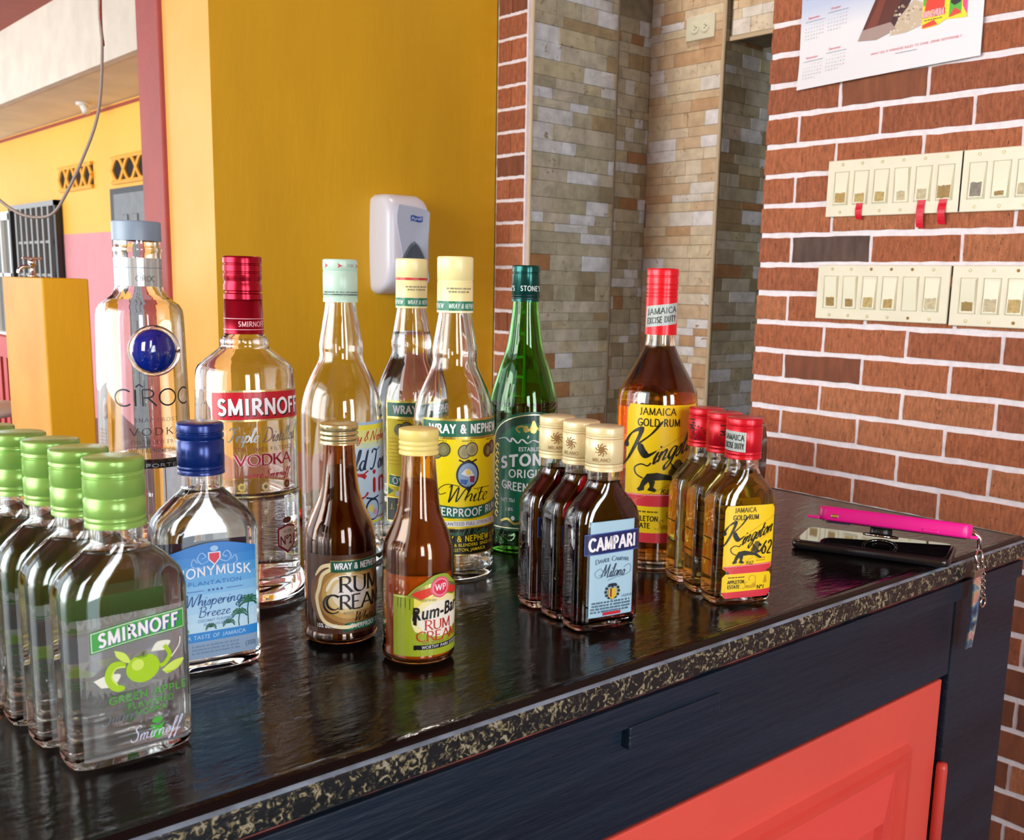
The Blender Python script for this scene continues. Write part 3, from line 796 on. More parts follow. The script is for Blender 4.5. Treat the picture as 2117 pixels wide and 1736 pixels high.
# low wall block with a tap on it
bl = struct('low_wall', (.81, .925, 2.83, 3.19, 0, 1.322), M_MUST, .004)
bl['label'] = 'low mustard wall block, its lit side coloured lighter, left of the column'
bl['kind'] = 'structure'
bl.data.materials.append(mat('low_wall_paint_lit', '#e0a030', .55, noise=1, color2='#d89224', nscale=5, bump=.3, bscale=50))
for p in bl.data.polygons:
    if p.normal.x < -.5: p.material_index = 1  # lit left side of the block painted lighter than its front
CHROME = mat('chrome', '#d4d6d8', .12, metal=1.0)
tp = thing('water_tap', 'small chrome tap fitting on top of the low mustard wall block', 'tap', (.835, 2.99, 1.322))
bm = nb(); lathe(bm, [(0, 0), (.012, 0), (.012, .006), (.006, .008), (.006, .030), (.010, .034), (.010, .046), (0, .048)], 20); obj('tap_body', bm, CHROME, tp, True)
bm = nb(); tube(bm, spline([(0, 0, .026), (-.018, .004, .028), (-.030, .006, .022), (-.034, .006, .010)]), .005, 10); obj('spout', bm, CHROME, tp, True)
bm = nb(); box(bm, -.024, .024, -.004, .004, .047, .053, .0015); obj('handle', bm, CHROME, tp)

# red railing and round table beyond
rl = thing('railing', 'red slatted railing panel beyond the white round table', 'railing', (1.7, 6.75, 0))
M_REDP = mat('red_paint', '#c23a34', .5)
boxo('top_rail', (-.03, .03, -.25, .55, .84, .96), M_REDP, rl)
boxo('bottom_rail', (-.03, .03, -.25, .55, .04, .12), M_REDP, rl)
for i in range(6): boxo('slat', (-.02, .02, -.24+i*.13, -.17+i*.13, .12, .84), M_REDP, rl)
boxo('backing', (.04, .06, -.25, .55, 0, .9), mat('rail_dark', '#1a1416', .8), rl)
tb = thing('round_table', 'white round table with thin metal leg at the left edge beyond the low wall', 'table', (1.03, 5.03, 0))
bm = nb(); lathe(bm, [(0, .715), (.27, .715), (.295, .722), (.30, .738), (.295, .752), (0, .754)], 48); obj('table_top', bm, mat('table_white', '#e6e2de', .35), tb, True)
bm = nb(); lathe(bm, [(0, 0), (.2, 0), (.2, .012), (.03, .03), (.025, .1), (.025, .70), (.06, .714), (0, .714)], 32); obj('table_leg', bm, CHROME, tb, True)
# lamp holder on the veranda ceiling
lp = thing('ceiling_lamp', 'small white lamp holder on the tan veranda ceiling', 'lamp', (3.06, 9.27, 2.74))
M_WPL = mat('white_plastic', '#e8e8e6', .35)
bm = nb(); lathe(bm, [(0, 0), (.055, 0), (.055, -.02), (.03, -.03), (0, -.03)][::-1], 24); obj('lamp_base', bm, M_WPL, lp, True)
bm = nb(); tube(bm, [(0, 0, -.025), (.01, -.03, -.06), (.012, -.04, -.085)], [.03, .032, .034], 16); obj('lamp_socket', bm, M_WPL, lp, True)

# hanging cable
def smooth3(P, n=8): return spline(P, n)
cb = nb()
tube(cb, smooth3([(.93, 2.10, 3.30), (.80, 2.16, 2.4), (.763, 2.18, 1.90), (.757, 2.166, 1.775), (.738, 2.15, 1.648), (.705, 2.157, 1.554), (.668, 2.169, 1.475), (.650, 2.18, 1.448), (.631, 2.198, 1.441), (.61, 2.215, 1.444), (.594, 2.235, 1.455), (.574, 2.257, 1.476), (.50, 2.33, 1.56), (.3, 2.4, 2.0), (.2, 2.4, 3.3)]), .0030, 8)
tag(obj('hanging_cable', cb, mat('grey_cable', '#8d8078', .5), smooth=True), 'thin grey and red electric cable drooping from the ceiling in front of the veranda', 'cable')
cb = nb()
tube(cb, smooth3([(.80, 2.16, 2.4), (.7645, 2.18, 1.90), (.7585, 2.166, 1.775)]), .0034, 8)
cable = bpy.data.objects['hanging_cable']
obj('red_sleeve', cb, mat('red_sleeve', '#8e2f24', .5), cable, smooth=True)

# ================================================================== THE BAR COUNTER
def black_top():
    m = mat('black_slate_top', (0.006, 0.0055, 0.0055), .12, spec=.24); nt = m.node_tree; L = nt.links.new; p = nt.nodes['Principled BSDF']
    geo = nt.nodes.new('ShaderNodeNewGeometry'); mp = nt.nodes.new('ShaderNodeMapping'); mp.inputs['Scale'].default_value = (1, 2.6, 1); mp.inputs['Rotation'].default_value = (0, 0, R(-20))
    L(geo.outputs['Position'], mp.inputs[0])
    n = nt.nodes.new('ShaderNodeTexNoise'); n.inputs['Scale'].default_value = 55; n.inputs['Detail'].default_value = 3; n.inputs['Roughness'].default_value = .55
    n2 = nt.nodes.new('ShaderNodeTexNoise'); n2.inputs['Scale'].default_value = 14; n2.inputs['Detail'].default_value = 2
    L(mp.outputs[0], n.inputs['Vector']); L(mp.outputs[0], n2.inputs['Vector'])
    a = nt.nodes.new('ShaderNodeMath'); a.operation = 'ADD'; L(n.outputs['Fac'], a.inputs[0]); L(n2.outputs['Fac'], a.inputs[1])
    b = nt.nodes.new('ShaderNodeBump'); b.inputs['Strength'].default_value = .35; b.inputs['Distance'].default_value = .0016
    L(a.outputs[0], b.inputs['Height']); L(b.outputs[0], p.inputs['Normal'])
    return m
def fleck():
    m = mat('flecked_granite_edge', (0.02, .025, .03), .28); nt = m.node_tree; L = nt.links.new; p = nt.nodes['Principled BSDF']
    geo = nt.nodes.new('ShaderNodeNewGeometry'); v = nt.nodes.new('ShaderNodeTexNoise'); v.inputs['Scale'].default_value = 190; v.inputs['Detail'].default_value = 4; v.inputs['Distortion'].default_value = 1.2
    L(geo.outputs['Position'], v.inputs['Vector'])
    cr = nt.nodes.new('ShaderNodeValToRGB'); e = cr.color_ramp.elements
    while len(e) > 1: e.remove(e[-1])
    for i, (t, c) in enumerate([(0, '#0b1216'), (.50, '#131c22'), (.56, '#45463a'), (.61, '#857e5c'), (.68, '#9c9c90'), (.76, '#2a3032')]):
        el = e[0] if i == 0 else e.new(t); el.position = t; el.color = (*srgb(c), 1)
    L(v.outputs['Fac'], cr.inputs[0]); L(cr.outputs[0], p.inputs['Base Color'])
    b = nt.nodes.new('ShaderNodeBump'); b.inputs['Strength'].default_value = .35; b.inputs['Distance'].default_value = .001
    L(v.outputs['Fac'], b.inputs['Height']); L(b.outputs[0], p.inputs['Normal'])
    return m
M_NAVY = mat('navy_black_paint', (0.003, 0.011, 0.024), .42, spec=.35, noise=1, color2=(0.006, 0.020, 0.040), nscale=9, bump=1.0, bscale=70, stretch=(.25, 1, 2.2))
def scratch(m):
    nt = m.node_tree; L = nt.links.new; p = nt.nodes['Principled BSDF']; src = p.inputs['Base Color'].links[0].from_socket
    geo = nt.nodes.new('ShaderNodeNewGeometry'); mp = nt.nodes.new('ShaderNodeMapping'); mp.inputs['Scale'].default_value = (9, 1, 60); mp.inputs['Rotation'].default_value = (0, R(4), 0)
    L(geo.outputs['Position'], mp.inputs[0]); n = nt.nodes.new('ShaderNodeTexNoise'); n.inputs['Scale'].default_value = 1.6; n.inputs['Detail'].default_value = 6; n.inputs['Roughness'].default_value = .7
    L(mp.outputs[0], n.inputs['Vector']); r = nt.nodes.new('ShaderNodeMapRange'); r.inputs['From Min'].default_value = .69; r.inputs['From Max'].default_value = .76; L(n.outputs['Fac'], r.inputs['Value'])
    x = nt.nodes.new('ShaderNodeMix'); x.data_type = 'RGBA'; x.inputs['B'].default_value = (.07, .09, .11, 1); L(r.outputs[0], x.inputs['Factor']); L(src, x.inputs['A']); L(x.outputs['Result'], p.inputs['Base Color'])
scratch(M_NAVY)
M_CORAL = mat('coral_red_paint', '#e2574a', .42, noise=1, color2='#d9544a', nscale=5, bump=.25, bscale=50)
X0, X1, Y0, Y1 = -1.55, 1.243, .503, 1.252
ct = thing('bar_counter', 'bar counter with glossy black top, flecked edge, navy rails and coral red door', 'counter', (0, 0, 0))
# top slab: flat, with a lip that rolls over the front and end
bm = nb()
prof = [(Y0+.0145, 1.0500), (Y0+.0125, 1.0506), (Y0+.010, 1.0508), (Y0+.0065, 1.0502), (Y0+.0035, 1.0482), (Y0+.0015, 1.0455)]
def sweep(bm, prof):
    """roll the edge profile round the front and the right end of the slab (distance from edge, z)"""
    rows = []
    for y, z in prof:
        d = y-Y0
        rows.append([bm.verts.new((X0, Y0+d, z)), bm.verts.new((X1-d, Y0+d, z)), bm.verts.new((X1-d, Y1, z))])
    for a, b in zip(rows, rows[1:]):
        for i in range(2): bm.faces.new((a[i], a[i+1], b[i+1], b[i]))
    return rows
rows = sweep(bm, prof)
a = rows[0]; bl_ = bm.verts.new((X0, Y1, 1.05)); bm.faces.new((a[0], a[1], a[2], bl_))
box(bm, X0, X1-.004, Y0+.004, Y1, 1.024, 1.0449)
obj('countertop', bm, black_top(), ct)
bm = nb()
sweep(bm, [(Y0+.0015, 1.0455), (Y0, 1.0430), (Y0-.0002, 1.0345), (Y0, 1.0265), (Y0+.0025, 1.0245), (Y0+.008, 1.0240)])
obj('flecked_edge', bm, fleck(), ct)
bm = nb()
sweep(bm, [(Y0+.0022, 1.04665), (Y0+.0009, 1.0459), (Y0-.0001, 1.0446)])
obj('edge_highlight', bm, mat('highlight_grey', '#7f93a4', .3, noise=.5, nscale=40), ct)  # edge highlight put into a pale grey-blue strip along the lip
YF = .510
boxo('filler_strip', (X0, 1.2385, YF-.001, YF+.02, 1.0215, 1.0242), mat('coral_smear', '#9c4c40', .6, noise=1, color2='#101820', nscale=25), ct)
boxo('top_rail', (X0, 1.080, YF, YF+.025, .912, 1.0222), M_NAVY, ct, bevel=.0012)
boxo('rail_batten', (X0, 1.236, YF-.0065, YF+.002, 1.001, 1.0215), M_NAVY, ct, bevel=.0012)
boxo('patch', (.545, .655, YF-.0085, YF, .984, 1.003), M_NAVY, ct, bevel=.0012)
boxo('corner_post', (1.0815, 1.2365, YF-.001, YF+.03, 0, 1.0222), M_NAVY, ct, bevel=.0015)
boxo('end_panel', (1.2065, 1.2365, YF+.03, Y1-.01, 0, 1.0222), M_NAVY, ct)
boxo('back_panel', (X0, 1.2, Y1-.03, Y1-.01, 0, 1.0222), M_NAVY, ct)
boxo('bottom_rail', (X0, 1.080, YF, YF+.025, 0, .12), M_NAVY, ct)
boxo('left_post', (-.35, -.25, YF-.001, YF+.03, .1, .915), M_NAVY, ct)
boxo('shelf', (X0, 1.2, YF+.03, Y1-.03, .10, .12), M_NAVY, ct)
# doors: coral red with a raised panel
def cab_door(x0, x1):
    d = boxo('door', (x0, x1, YF+.004, YF+.02, .125, .906), M_CORAL, ct, bevel=.002)
    fy = YF+.004; fx0, fx1, fz0, fz1 = x0+.065, x1-.066, .19, .848
    bm = nb()
    def fr(o, w, y, dep):  # picture-frame moulding, mitred
        a0, a1, b0, b1 = fx0+o, fx1-o, fz0+o, fz1-o
        P = [(a0, b0), (a1, b0), (a1, b1), (a0, b1)]; Q = [(a0+w, b0+w), (a1-w, b0+w), (a1-w, b1-w), (a0+w, b1-w)]
        m_ = [((p[0]+q[0])/2, (p[1]+q[1])/2) for p, q in zip(P, Q)]
        vp = [bm.verts.new((p[0], y, p[1])) for p in P]; vm = [bm.verts.new((p[0], y-dep, p[1])) for p in m_]; vq = [bm.verts.new((p[0], y, p[1])) for p in Q]
        for i in range(4):
            j = (i+1) % 4; bm.faces.new((vp[i], vp[j], vm[j], vm[i])); bm.faces.new((vm[i], vm[j], vq[j], vq[i]))
    fr(0, .009, fy, .008); fr(.011, .011, fy, .010)
    obj('moulding', bm, M_CORAL, d)
    bm = nb()
    o1, o2 = .024, .066
    P = [(fx0+o1, fz0+o1), (fx1-o1, fz0+o1), (fx1-o1, fz1-o1), (fx0+o1, fz1-o1)]; Q = [(fx0+o2, fz0+o2), (fx1-o2, fz0+o2), (fx1-o2, fz1-o2), (fx0+o2, fz1-o2)]
    vp = [bm.verts.new((p[0], fy-.0005, p[1])) for p in P]; vq = [bm.verts.new((q[0], fy-.014, q[1])) for q in Q]; vr = [bm.verts.new((q[0]+(.004 if k in (0, 3) else -.004), fy-.006, q[1]+(.004 if k in (0, 1) else -.004))) for k, q in enumerate(Q)]
    for i in range(4):
        j = (i+1) % 4; bm.faces.new((vp[i], vp[j], vq[j], vq[i])); bm.faces.new((vq[i], vq[j], vr[j], vr[i]))
    bm.faces.new(vr)
    obj('raised_panel', bm, mat('coral_red_sheen', '#dd4e48', .3), d)
    return d
d1 = cab_door(.42, 1.0765); cab_door(-.245, .415); cab_door(-1.5, -.355)
bm = nb(); lathe(bm, [(0, .60), (.0065, .60), (.0065, .80), (.0055, .806), (0, .807)], 16, (1.079, YF-.004, 0)); obj('hinge', bm, mat('coral_hinge', '#c8483e', .35), d1, True)

# ================================================================== ON THE BRICK WALL
M_ALM = mat('almond_plastic', '#e6e1c6', .32, noise=.06, nscale=20, bump=.15, bscale=40)
M_ALM2 = mat('almond_plastic_light', '#e6e4c8', .25)
M_SCREW = mat('almond_screw', '#b9ae84', .35, metal=.4)
M_RUST = mat('rusty_screw', '#8a6428', .5, metal=.4)
M_STAIN = [mat('worn_tan_%d' % i, c, .55, noise=.3, nscale=180) for i, c in enumerate(('#b99a52', '#c4ac68', '#a58848', '#cfc39a', '#8d8878'))]
SX = XW-.0052
def switch_plate(label, ytop, ybot, z0, z1, gangs, rust, patches, yend=None, tilt=0.0):
    """plate on the brick wall; ytop is the far edge, width follows the number of gangs"""
    w = .0703+.04604*(gangs-1); h = z1-z0
    t = thing('switch_plate', label, 'light switch', (SX, ytop, z0), 0, 'rocker switch plates on the brick wall')
    t.rotation_euler = (tilt, 0, 0)
    bm = nb()
    vs = box(bm, -.0055, .0012, -w, 0, 0, h, .0018, 2)
    obj('plate', bm, M_ALM, t)
    rd = random.Random(int(z0*1000+gangs+ytop*77))
    for g in range(gangs):
        yc = -(.0351+.04604*g); zc = h/2
        bm = nb()  # recessed frame round the rocker
        for q in ((yc-.0172, yc-.0160, zc-.0340, zc+.0340), (yc+.0160, yc+.0172, zc-.0340, zc+.0340), (yc-.0172, yc+.0172, zc+.0330, zc+.0342), (yc-.0172, yc+.0172, zc-.0342, zc-.0330)):
            box(bm, -.0064, -.0050, q[0], q[1], q[2], q[3])
        obj('rocker_frame', bm, M_SCREW if False else mat('almond_shadow', '#b8b288', .4), t)
        bm = nb()  # rocker: two slightly angled halves
        on = rd.random() < .35
        xt, xm, xb = (-.0052, -.0078, -.0098) if not on else (-.0098, -.0078, -.0052)
        ya, yb2 = yc-.0142, yc+.0142; za, zb2 = zc-.0315, zc+.0315
        V = [bm.verts.new(p) for p in ((xb, ya, za), (xb, yb2, za), (xm, yb2, zc), (xm, ya, zc), (xt, yb2, zb2), (xt, ya, zb2))]
        B = [bm.verts.new((-.001, v.co.y, v.co.z)) for v in V]
        bm.faces.new((V[0], V[1], V[2], V[3])); bm.faces.new((V[3], V[2], V[4], V[5]))
        for i, j in ((0, 1), (1, 2), (2, 4), (4, 5), (5, 3), (3, 0)): bm.faces.new((V[i], V[j], B[j], B[i]))
        rk = obj('rocker', bm, M_ALM2, t)
        pt = patches[g] if g < len(patches) else None
        if pt:
            mi, ph, pw = pt
            bm = nb(); z_0 = za+.002; z_1 = z_0+ph; N = 7
            low = [(yc-pw/2+pw*i/N, z_0+rd.uniform(-.0008, .0008)) for i in range(N+1)]; hi = [(yc+pw/2-pw*i/N, z_1+rd.uniform(-.0012, .0012)) for i in range(N+1)]
            fx = lambda z: (xb+(xm-xb)*min(max((z-za)/(zc-za), 0), 1))-.00025
            bm.faces.new([bm.verts.new((fx(z), y, z)) for y, z in low+hi])
            obj('worn_patch', bm, M_STAIN[mi], rk)
        for zz in (zc+.0484, zc-.0484):
            bm = nb(); r_ = g in rust and zz > zc or (rust and g == rust[-1] and zz < zc)
            lathe(bm, [(0, -.0012), (.0027, -.0010), (.0033, 0), (0, 0)][::-1], 12, (0, 0, 0))
            s = obj('screw', bm, M_RUST if r_ else M_SCREW, t)
            s.location = (-.0055, yc+rd.uniform(-.0008, .0008), zz); s.rotation_euler = (0, R(90), 0)
    return t
switch_plate('six-gang cream switch plate of the upper row with red tape tags under it', 1.2805, .989, 1.4925, 1.6078, 6, [], [(0, .020, .024), (1, .018, .022), (1, .019, .021), (3, .018, .018), (3, .020, .020), (2, .024, .026)])
switch_plate('upper row cream switch plate beside the red-taped one, at the edge of the photo', .9868, .78, 1.4925, 1.6078, 4, [], [(4, .026, .022), (2, .008, .018), (3, .020, .024), (1, .018, .022)])
switch_plate('six-gang cream switch plate of the lower row with rust marks at its screws', 1.2885, .995, 1.2785, 1.3925, 6, [2, 3, 4], [(2, .019, .020), (2, .016, .018), (1, .020, .022), (0, .018, .020), None, (3, .022, .024)])
switch_plate('lower row cream switch plate right of the black gap with glossy rockers', .9835, .78, 1.2765, 1.3925, 4, [2], [(2, .018, .022), (3, .024, .024), (1, .024, .024), (1, .02, .02)])
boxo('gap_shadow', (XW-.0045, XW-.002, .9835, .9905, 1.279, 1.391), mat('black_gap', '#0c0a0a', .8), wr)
# red tape tags
M_TAPE = mat('red_tape', '#d3122c', .28, bump=.3, bscale=60)
def tape(label, y, z0, z1, w=.0155, curl=.002):
    bm = nb(); n = 8; L_ = []
    for i in range(n+1):
        t = i/n; z = z1+(z0-z1)*t
        x = SX-.0068 if z > z1-.012 else SX-.0068-curl*math.sin(PI*min(1, (z1-.012-z)/(z1-.012-z0+1e-6))*1.2)
        if z < z1-.014 and t > .95: x += .001
        yy = y+.0012*math.sin(3*t)
        L_.append((x, yy-w/2+(.001*t), z-(.002 if t == 1 else 0), yy+w/2, z))
    A = [[bm.verts.new((x+o, a, za)), bm.verts.new((x+o, b, zb))] for o in (0, -.0003) for x, a, za, b, zb in L_]
    A, B = A[:n+1], A[n+1:]
    for i in range(n):
        bm.faces.new((A[i][0], A[i][1], A[i+1][1], A[i+1][0])); bm.faces.new((B[i][0], B[i+1][0], B[i+1][1], B[i][1]))
        for s in (0, 1): bm.faces.new((A[i][s], A[i+1][s], B[i+1][s], B[i][s]))
    tag(obj('tape_strip', bm, M_TAPE), label, 'tape', 'red tape tags on the upper switch plate')
tape('short red tape tag under the second switch of the upper plate', 1.1985, 1.4865, 1.524, .0150)
tape('long red tape tag under the fifth switch of the upper plate', 1.0605, 1.4665, 1.524, .0165)
tape('red tape tag with a curled end under the last switch of the six-gang upper plate', 1.0155, 1.472, 1.524, .0165, .003)

# calendar
def calendar():
    w, h = .402, .56
    t = thing('wall_calendar', 'white and pale blue paper calendar hanging on the brick wall above the switches', 'calendar', (XW-.010, 1.3705, 1.7605))
    t.rotation_euler = (R(-1.0), 0, 0)
    def xo(y, z):  # paper bows a little off the wall
        return -.004*math.sin(PI*min(1, y/w))-.006*max(0, (.05-z)/.05)*(1-y/w)**2
    def mp(x, y, o):
        return (xo(x, y)-o, -x, y+.010*(x/w))
    a = Art(); g = gradmat('calendar_paper', [(0, '#e4e6ea'), (.20, '#e9ecf0'), (.29, '#c2d0ea'), (.5, '#9db8e4'), (1, '#e8eef4')], 'Z', .35)
    a.rect(0, 0, w*1000, h*1000, g, 0)
    sh = a.build('sheet', mp, t, 0, step=.02, ystep=.02)
    md = sh.modifiers.new('thick', 'SOLIDIFY'); md.thickness = .0006
    a = Art()
    br = ink('#5e2a1c', .3); br2 = ink('#7c3b26', .3); br3 = ink('#43201a', .3); sand = ink('#c9b79c', .4); grey = ink('#9b8a80'); 
    # month grids
    red = ink('#e0526a'); gr = ink('#8d929e')
    def month(x, y, name):
        a.text(name, x+4, y+43, 4.6, red, 3, align='l', shear=.2)
        a.small(x-2, x+46, y+37, 1.6, gr, 3, 7, int(x+y))
        for r_ in range(5):
            for c in range(7):
                if (r_ == 0 and c < 2) or (r_ == 4 and c > 4): continue
                a.text(str(r_*7+c-1), x+c*7, y+30-r_*7, 2.6, red if c == 6 and r_ in (1, 3) else gr, 3)
    month(14, 18, 'November'); month(70, 26, 'December'); month(14, 98, 'September'); month(70, 106, 'October'); month(14, 178, 'July'); month(70, 186, 'August')
    # brown bottle leaning across the sheet
    a.poly([(143, 73), (180, 150), (250, 330), (330, 330), (268, 150), (228, 80), (185, 68)], br, 2)
    a.poly([(160, 90), (190, 150), (258, 330), (285, 330), (205, 150), (182, 88)], br2, 3)
    a.poly([(205, 80), (245, 150), (318, 330), (330, 330), (266, 150), (226, 84)], br3, 3)
    a.poly([(143, 73), (152, 92), (215, 96), (228, 80), (185, 68)], ink('#a89088', .4), 4)
    a.poly([(215, 70), (232, 100), (262, 128), (286, 118), (284, 78), (250, 70)], sand, 4)
    for i in range(40):
        rd = random.Random(i); x = rd.uniform(216, 284); y = rd.uniform(72, 122)
        a.ell(x, y, rd.uniform(1, 4), rd.uniform(1, 3), ink(rd.choice(('#e8dcc8', '#a8927a', '#d8c8b0'))), 5, 7)
    a.poly([(262, 128), (290, 320), (300, 320), (284, 118)], ink('#dfe4f2'), 4)
    # bright label panel
    yel, grn, rd_, blk = ink('#f2e21c'), ink('#52b62e'), ink('#e23a1e'), ink('#1c1a1c')
    a.poly([(283, 69), (276, 320), (372, 320), (371, 74), (330, 78), (312, 70)], yel, 6)
    a.poly([(283, 110), (280, 240), (330, 240), (332, 140), (318, 118)], grn, 7)
    a.poly([(286, 100), (290, 128), (300, 132), (302, 146), (310, 150), (318, 144), (318, 130), (326, 122), (326, 98)], rd_, 8)
    a.poly([(283, 70), (284, 76), (306, 82), (314, 72)], rd_, 8)
    a.text('MAGNUM', 305, 88, 13, ink('#f4b8c0'), 10, w=40, bold=.03); a.text('MAGNUM', 305.8, 87.4, 13, rd_, 9, w=42, bold=.06)
    a.small(287, 322, 82, 2.4, blk, 9, 4, 9)
    a.poly([(336, 80), (336, 150), (350, 160), (360, 150), (360, 84)], grn, 7)
    a.poly([(338, 106), (340, 138), (347, 146), (356, 138), (358, 104), (346, 100)], blk, 8)
    a.ell(348, 122, 7, 11, ink('#d82030'), 9)
    a.poly([(362, 96), (360, 150), (370, 158), (371, 80)], ink('#e8468a'), 7)
    a.poly([(336, 80), (346, 96), (358, 88), (360, 84)], rd_, 9)
    a.text('WHAT DO IF PARADISE RULES TO SHINE. DRINK RESPONSIBLY.', 270, 40, 4.2, red, 3, w=190, shear=.2)
    a.small(230, 275, 33, 1.6, gr, 3, 4, 5)
    a.build('printed_page', mp, t, .0009, step=.02, ystep=.04)
calendar()

# power outlet on the tiled wall
ol = thing('power_outlet', 'cream double power outlet on the stone mosaic of the passage wall', 'outlet', (2.5985, 2.2105, 2.137))
boxo('plate', (-.006, .004, -.057, .057, -.036, .036), M_ALM, ol, bevel=.002)
for s in (-.02, .02):
    bm = nb(); lathe(bm, [(0, 0), (.017, 0), (.017, .0025), (.0155, .003), (0, .003)], 24)
    so = obj('socket', bm, M_ALM2, ol); so.location = (-.006, s, 0); so.rotation_euler = (0, R(-90), 0)
    bm = nb()
    for dy, dz in ((-.005, .005), (-.005, -.005)): box(bm, -.0006, .0008, dy-.001+.003, dy+.001+.006, dz-.0008, dz+.0008)
    box(bm, -.0006, .0008, -.009, -.005, -.002, .002)
    k_ = obj('slots', bm, ink('#1a1512'), so); k_.rotation_euler = (0, R(90), 0); k_.location = (0, 0, .003)

# soap dispenser on the mustard wall
def dispenser():
    t = thing('soap_dispenser', 'white wall soap dispenser with grey push pad and blue label on the mustard wall', 'dispenser', (1.594, 2.42, 1.300))
    M_DW = mat('dispenser_white', '#cfd2de', .3)
    M_DG = mat('dispenser_grey', '#b4c0d4', .35)
    bm = nb(); w, h = .072, .262; n = 15; m = 24
    # body: rounded shell bulging from the wall
    def prof(t_):  # depth along height
        return .092*(1-(2*abs(t_-.52))**6*.55) if t_ < .8 else .092*(1-(2*abs(.8-.52))**6*.55)*(1-((t_-.8)/.2)**2.2*.42)
    rows = []
    for i in range(m+1):
        tz = i/m; z = h*tz; row = []
        ww = w*(1-.06*abs(2*tz-1)**2)*(1-max(0, (.07-tz)/.07)**2*.22)*(1-max(0, (tz-.94)/.06)**2*.20)
        dd = prof(tz)*(1-max(0, (.06-tz)/.06)**2*.35)
        for k in range(n+1):
            a_ = PI*k/n; cx = math.cos(a_); sy = math.sin(a_)
            e = .34
            row.append(bm.verts.new((-ww*math.copysign(abs(cx)**e, cx), -dd*abs(sy)**e if 0 < k < n else 0, z)))
        rows.append(row)
    for a_, b_ in zip(rows, rows[1:]):
        for k in range(n): bm.faces.new((a_[k], a_[k+1], b_[k+1], b_[k]))
    bm.faces.new(rows[0]); bm.faces.new(rows[-1])
    o = obj('housing', bm, M_DW, t, True)
    md = o.modifiers.new('s', 'EDGE_SPLIT'); md.split_angle = R(45)
    # centre panel
    bm = nb(); P = [(-.040, .235), (.048, .225), (.058, .20), (.050, .10), (.052, .03), (-.030, .03), (-.028, .10), (-.046, .19)]
    P = spline(P+[P[0]], 4)[:-1]
    f = bm.faces.new([bm.verts.new((x, -.0935, z)) for x, z in P]); r_ = bmesh.ops.extrude_face_region(bm, geom=[f])
    for v in [g for g in r_['geom'] if isinstance(g, bmesh.types.BMVert)]: v.co.y += .006
    obj('front_panel', bm, M_DG, t)
    bm = nb(); P = spline([(.008, .142), (.026, .128), (.044, .094), (.046, .074), (.038, .064), (-.024, .064), (-.034, .074), (-.030, .096), (-.008, .130), (.008, .142)], 4)[:-1]
    vs = [bm.verts.new((x, -.094, z)) for x, z in P]; v2 = [bm.verts.new((x*.86, -.100, .09+(z-.09)*.86)) for x, z in P]
    for i in range(len(vs)):
        j = (i+1) % len(vs); bm.faces.new((vs[i], vs[j], v2[j], v2[i]))
    bm.faces.new(v2); obj('push_pad', bm, mat('grey_pad', '#4a5560', .3), t)
    a = Art(); blue = ink('#1f50a8'); N = 12
    top = [(-19+38*i/N, 12+1.6*math.sin(2*PI*i/N+.4)) for i in range(N+1)]; bot = [(19-38*i/N, -3+1.6*math.sin(2*PI*(N-i)/N+.4)) for i in range(N+1)]
    a.poly(top+bot, blue, 0)
    a.text('Purell', 0, .8, 8.5, ink('#cfd8ee'), 1, w=31, bold=.01, shear=.1)
    a.build('brand_label', planemap((.016, -.0937, .196), (1, 0, 0), (0, 0, 1), (0, -1, 0)), t, step=None)
dispenser()

# ================================================================== SMALL THINGS ON THE COUNTER
# black phone and pink-cased phone
def rslab(bm, lx, ly, z0, z1, r, bev=.0015, mi=0, seg=8):
    pts = []
    for cx, cy, a0 in ((lx/2-r, ly/2-r, 0), (-lx/2+r, ly/2-r, 90), (-lx/2+r, -ly/2+r, 180), (lx/2-r, -ly/2+r, 270)):
        for i in range(seg+1): a = R(a0+90*i/seg); pts.append((cx+r*math.cos(a), cy+r*math.sin(a)))
    def ring(s, z): return [bm.verts.new((x-math.copysign(min(s, abs(x)), x) if False else x*(1-2*s/lx), y*(1-2*s/ly), z)) for x, y in pts]
    RG = [ring(bev, z0), ring(bev*.3, z0+bev*.3), ring(0, z0+bev), ring(0, z1-bev), ring(bev*.3, z1-bev*.3), ring(bev, z1)]
    n = len(pts)
    for a, b in zip(RG, RG[1:]):
        for i in range(n):
            j = (i+1) % n; f = bm.faces.new((a[i], a[j], b[j], b[i])); f.material_index = mi
    bm.faces.new(RG[0][::-1]).material_index = mi; bm.faces.new(RG[-1]).material_index = mi
ang = math.atan2(-.163, .064)
ph = thing('smartphone', 'black smartphone lying flat under the pink-cased one near the counter end', 'phone', (1.022, .582, ZT+.0006), ang)
bm = nb(); rslab(bm, .168, .080, 0, .0098, .010, .003); obj('phone_body', bm, mat('black_phone_case', (.012, .012, .014), .18), ph, True)
bm = nb(); rslab(bm, .158, .071, .0097, .0103, .008, .0002); obj('screen', bm, mat('phone_glass', (.01, .01, .012), .03, coat=1), ph)
M_PINKC = mat('hot_pink_case', '#f01a98', .32)
pang = math.atan2(-.146, .079)
pk = thing('smartphone', 'hot pink cased smartphone with a ring grip lying on the black phone', 'phone', (1.036, .568, ZT+.0265), pang)
pk.rotation_euler = (R(-12), R(2.2), pang)
bm = nb(); rslab(bm, .160, .079, 0, .0155, .011, .002); obj('pink_case', bm, M_PINKC, pk, True)
bm = nb(); rslab(bm, .150, .070, .0152, .0158, .008, .0002); obj('screen', bm, MATS['phone_glass'], pk)
bm = nb(); rslab(bm, .150, .071, -.0012, .0005, .009, .0004); obj('back_cover', bm, mat('clear_dark_back', (.03, .01, .03), .08), pk)
bm = nb(); box(bm, -.066, -.058, -.0405, -.0392, .0035, .0075, .0008); obj('side_button', bm, CHROME, pk)
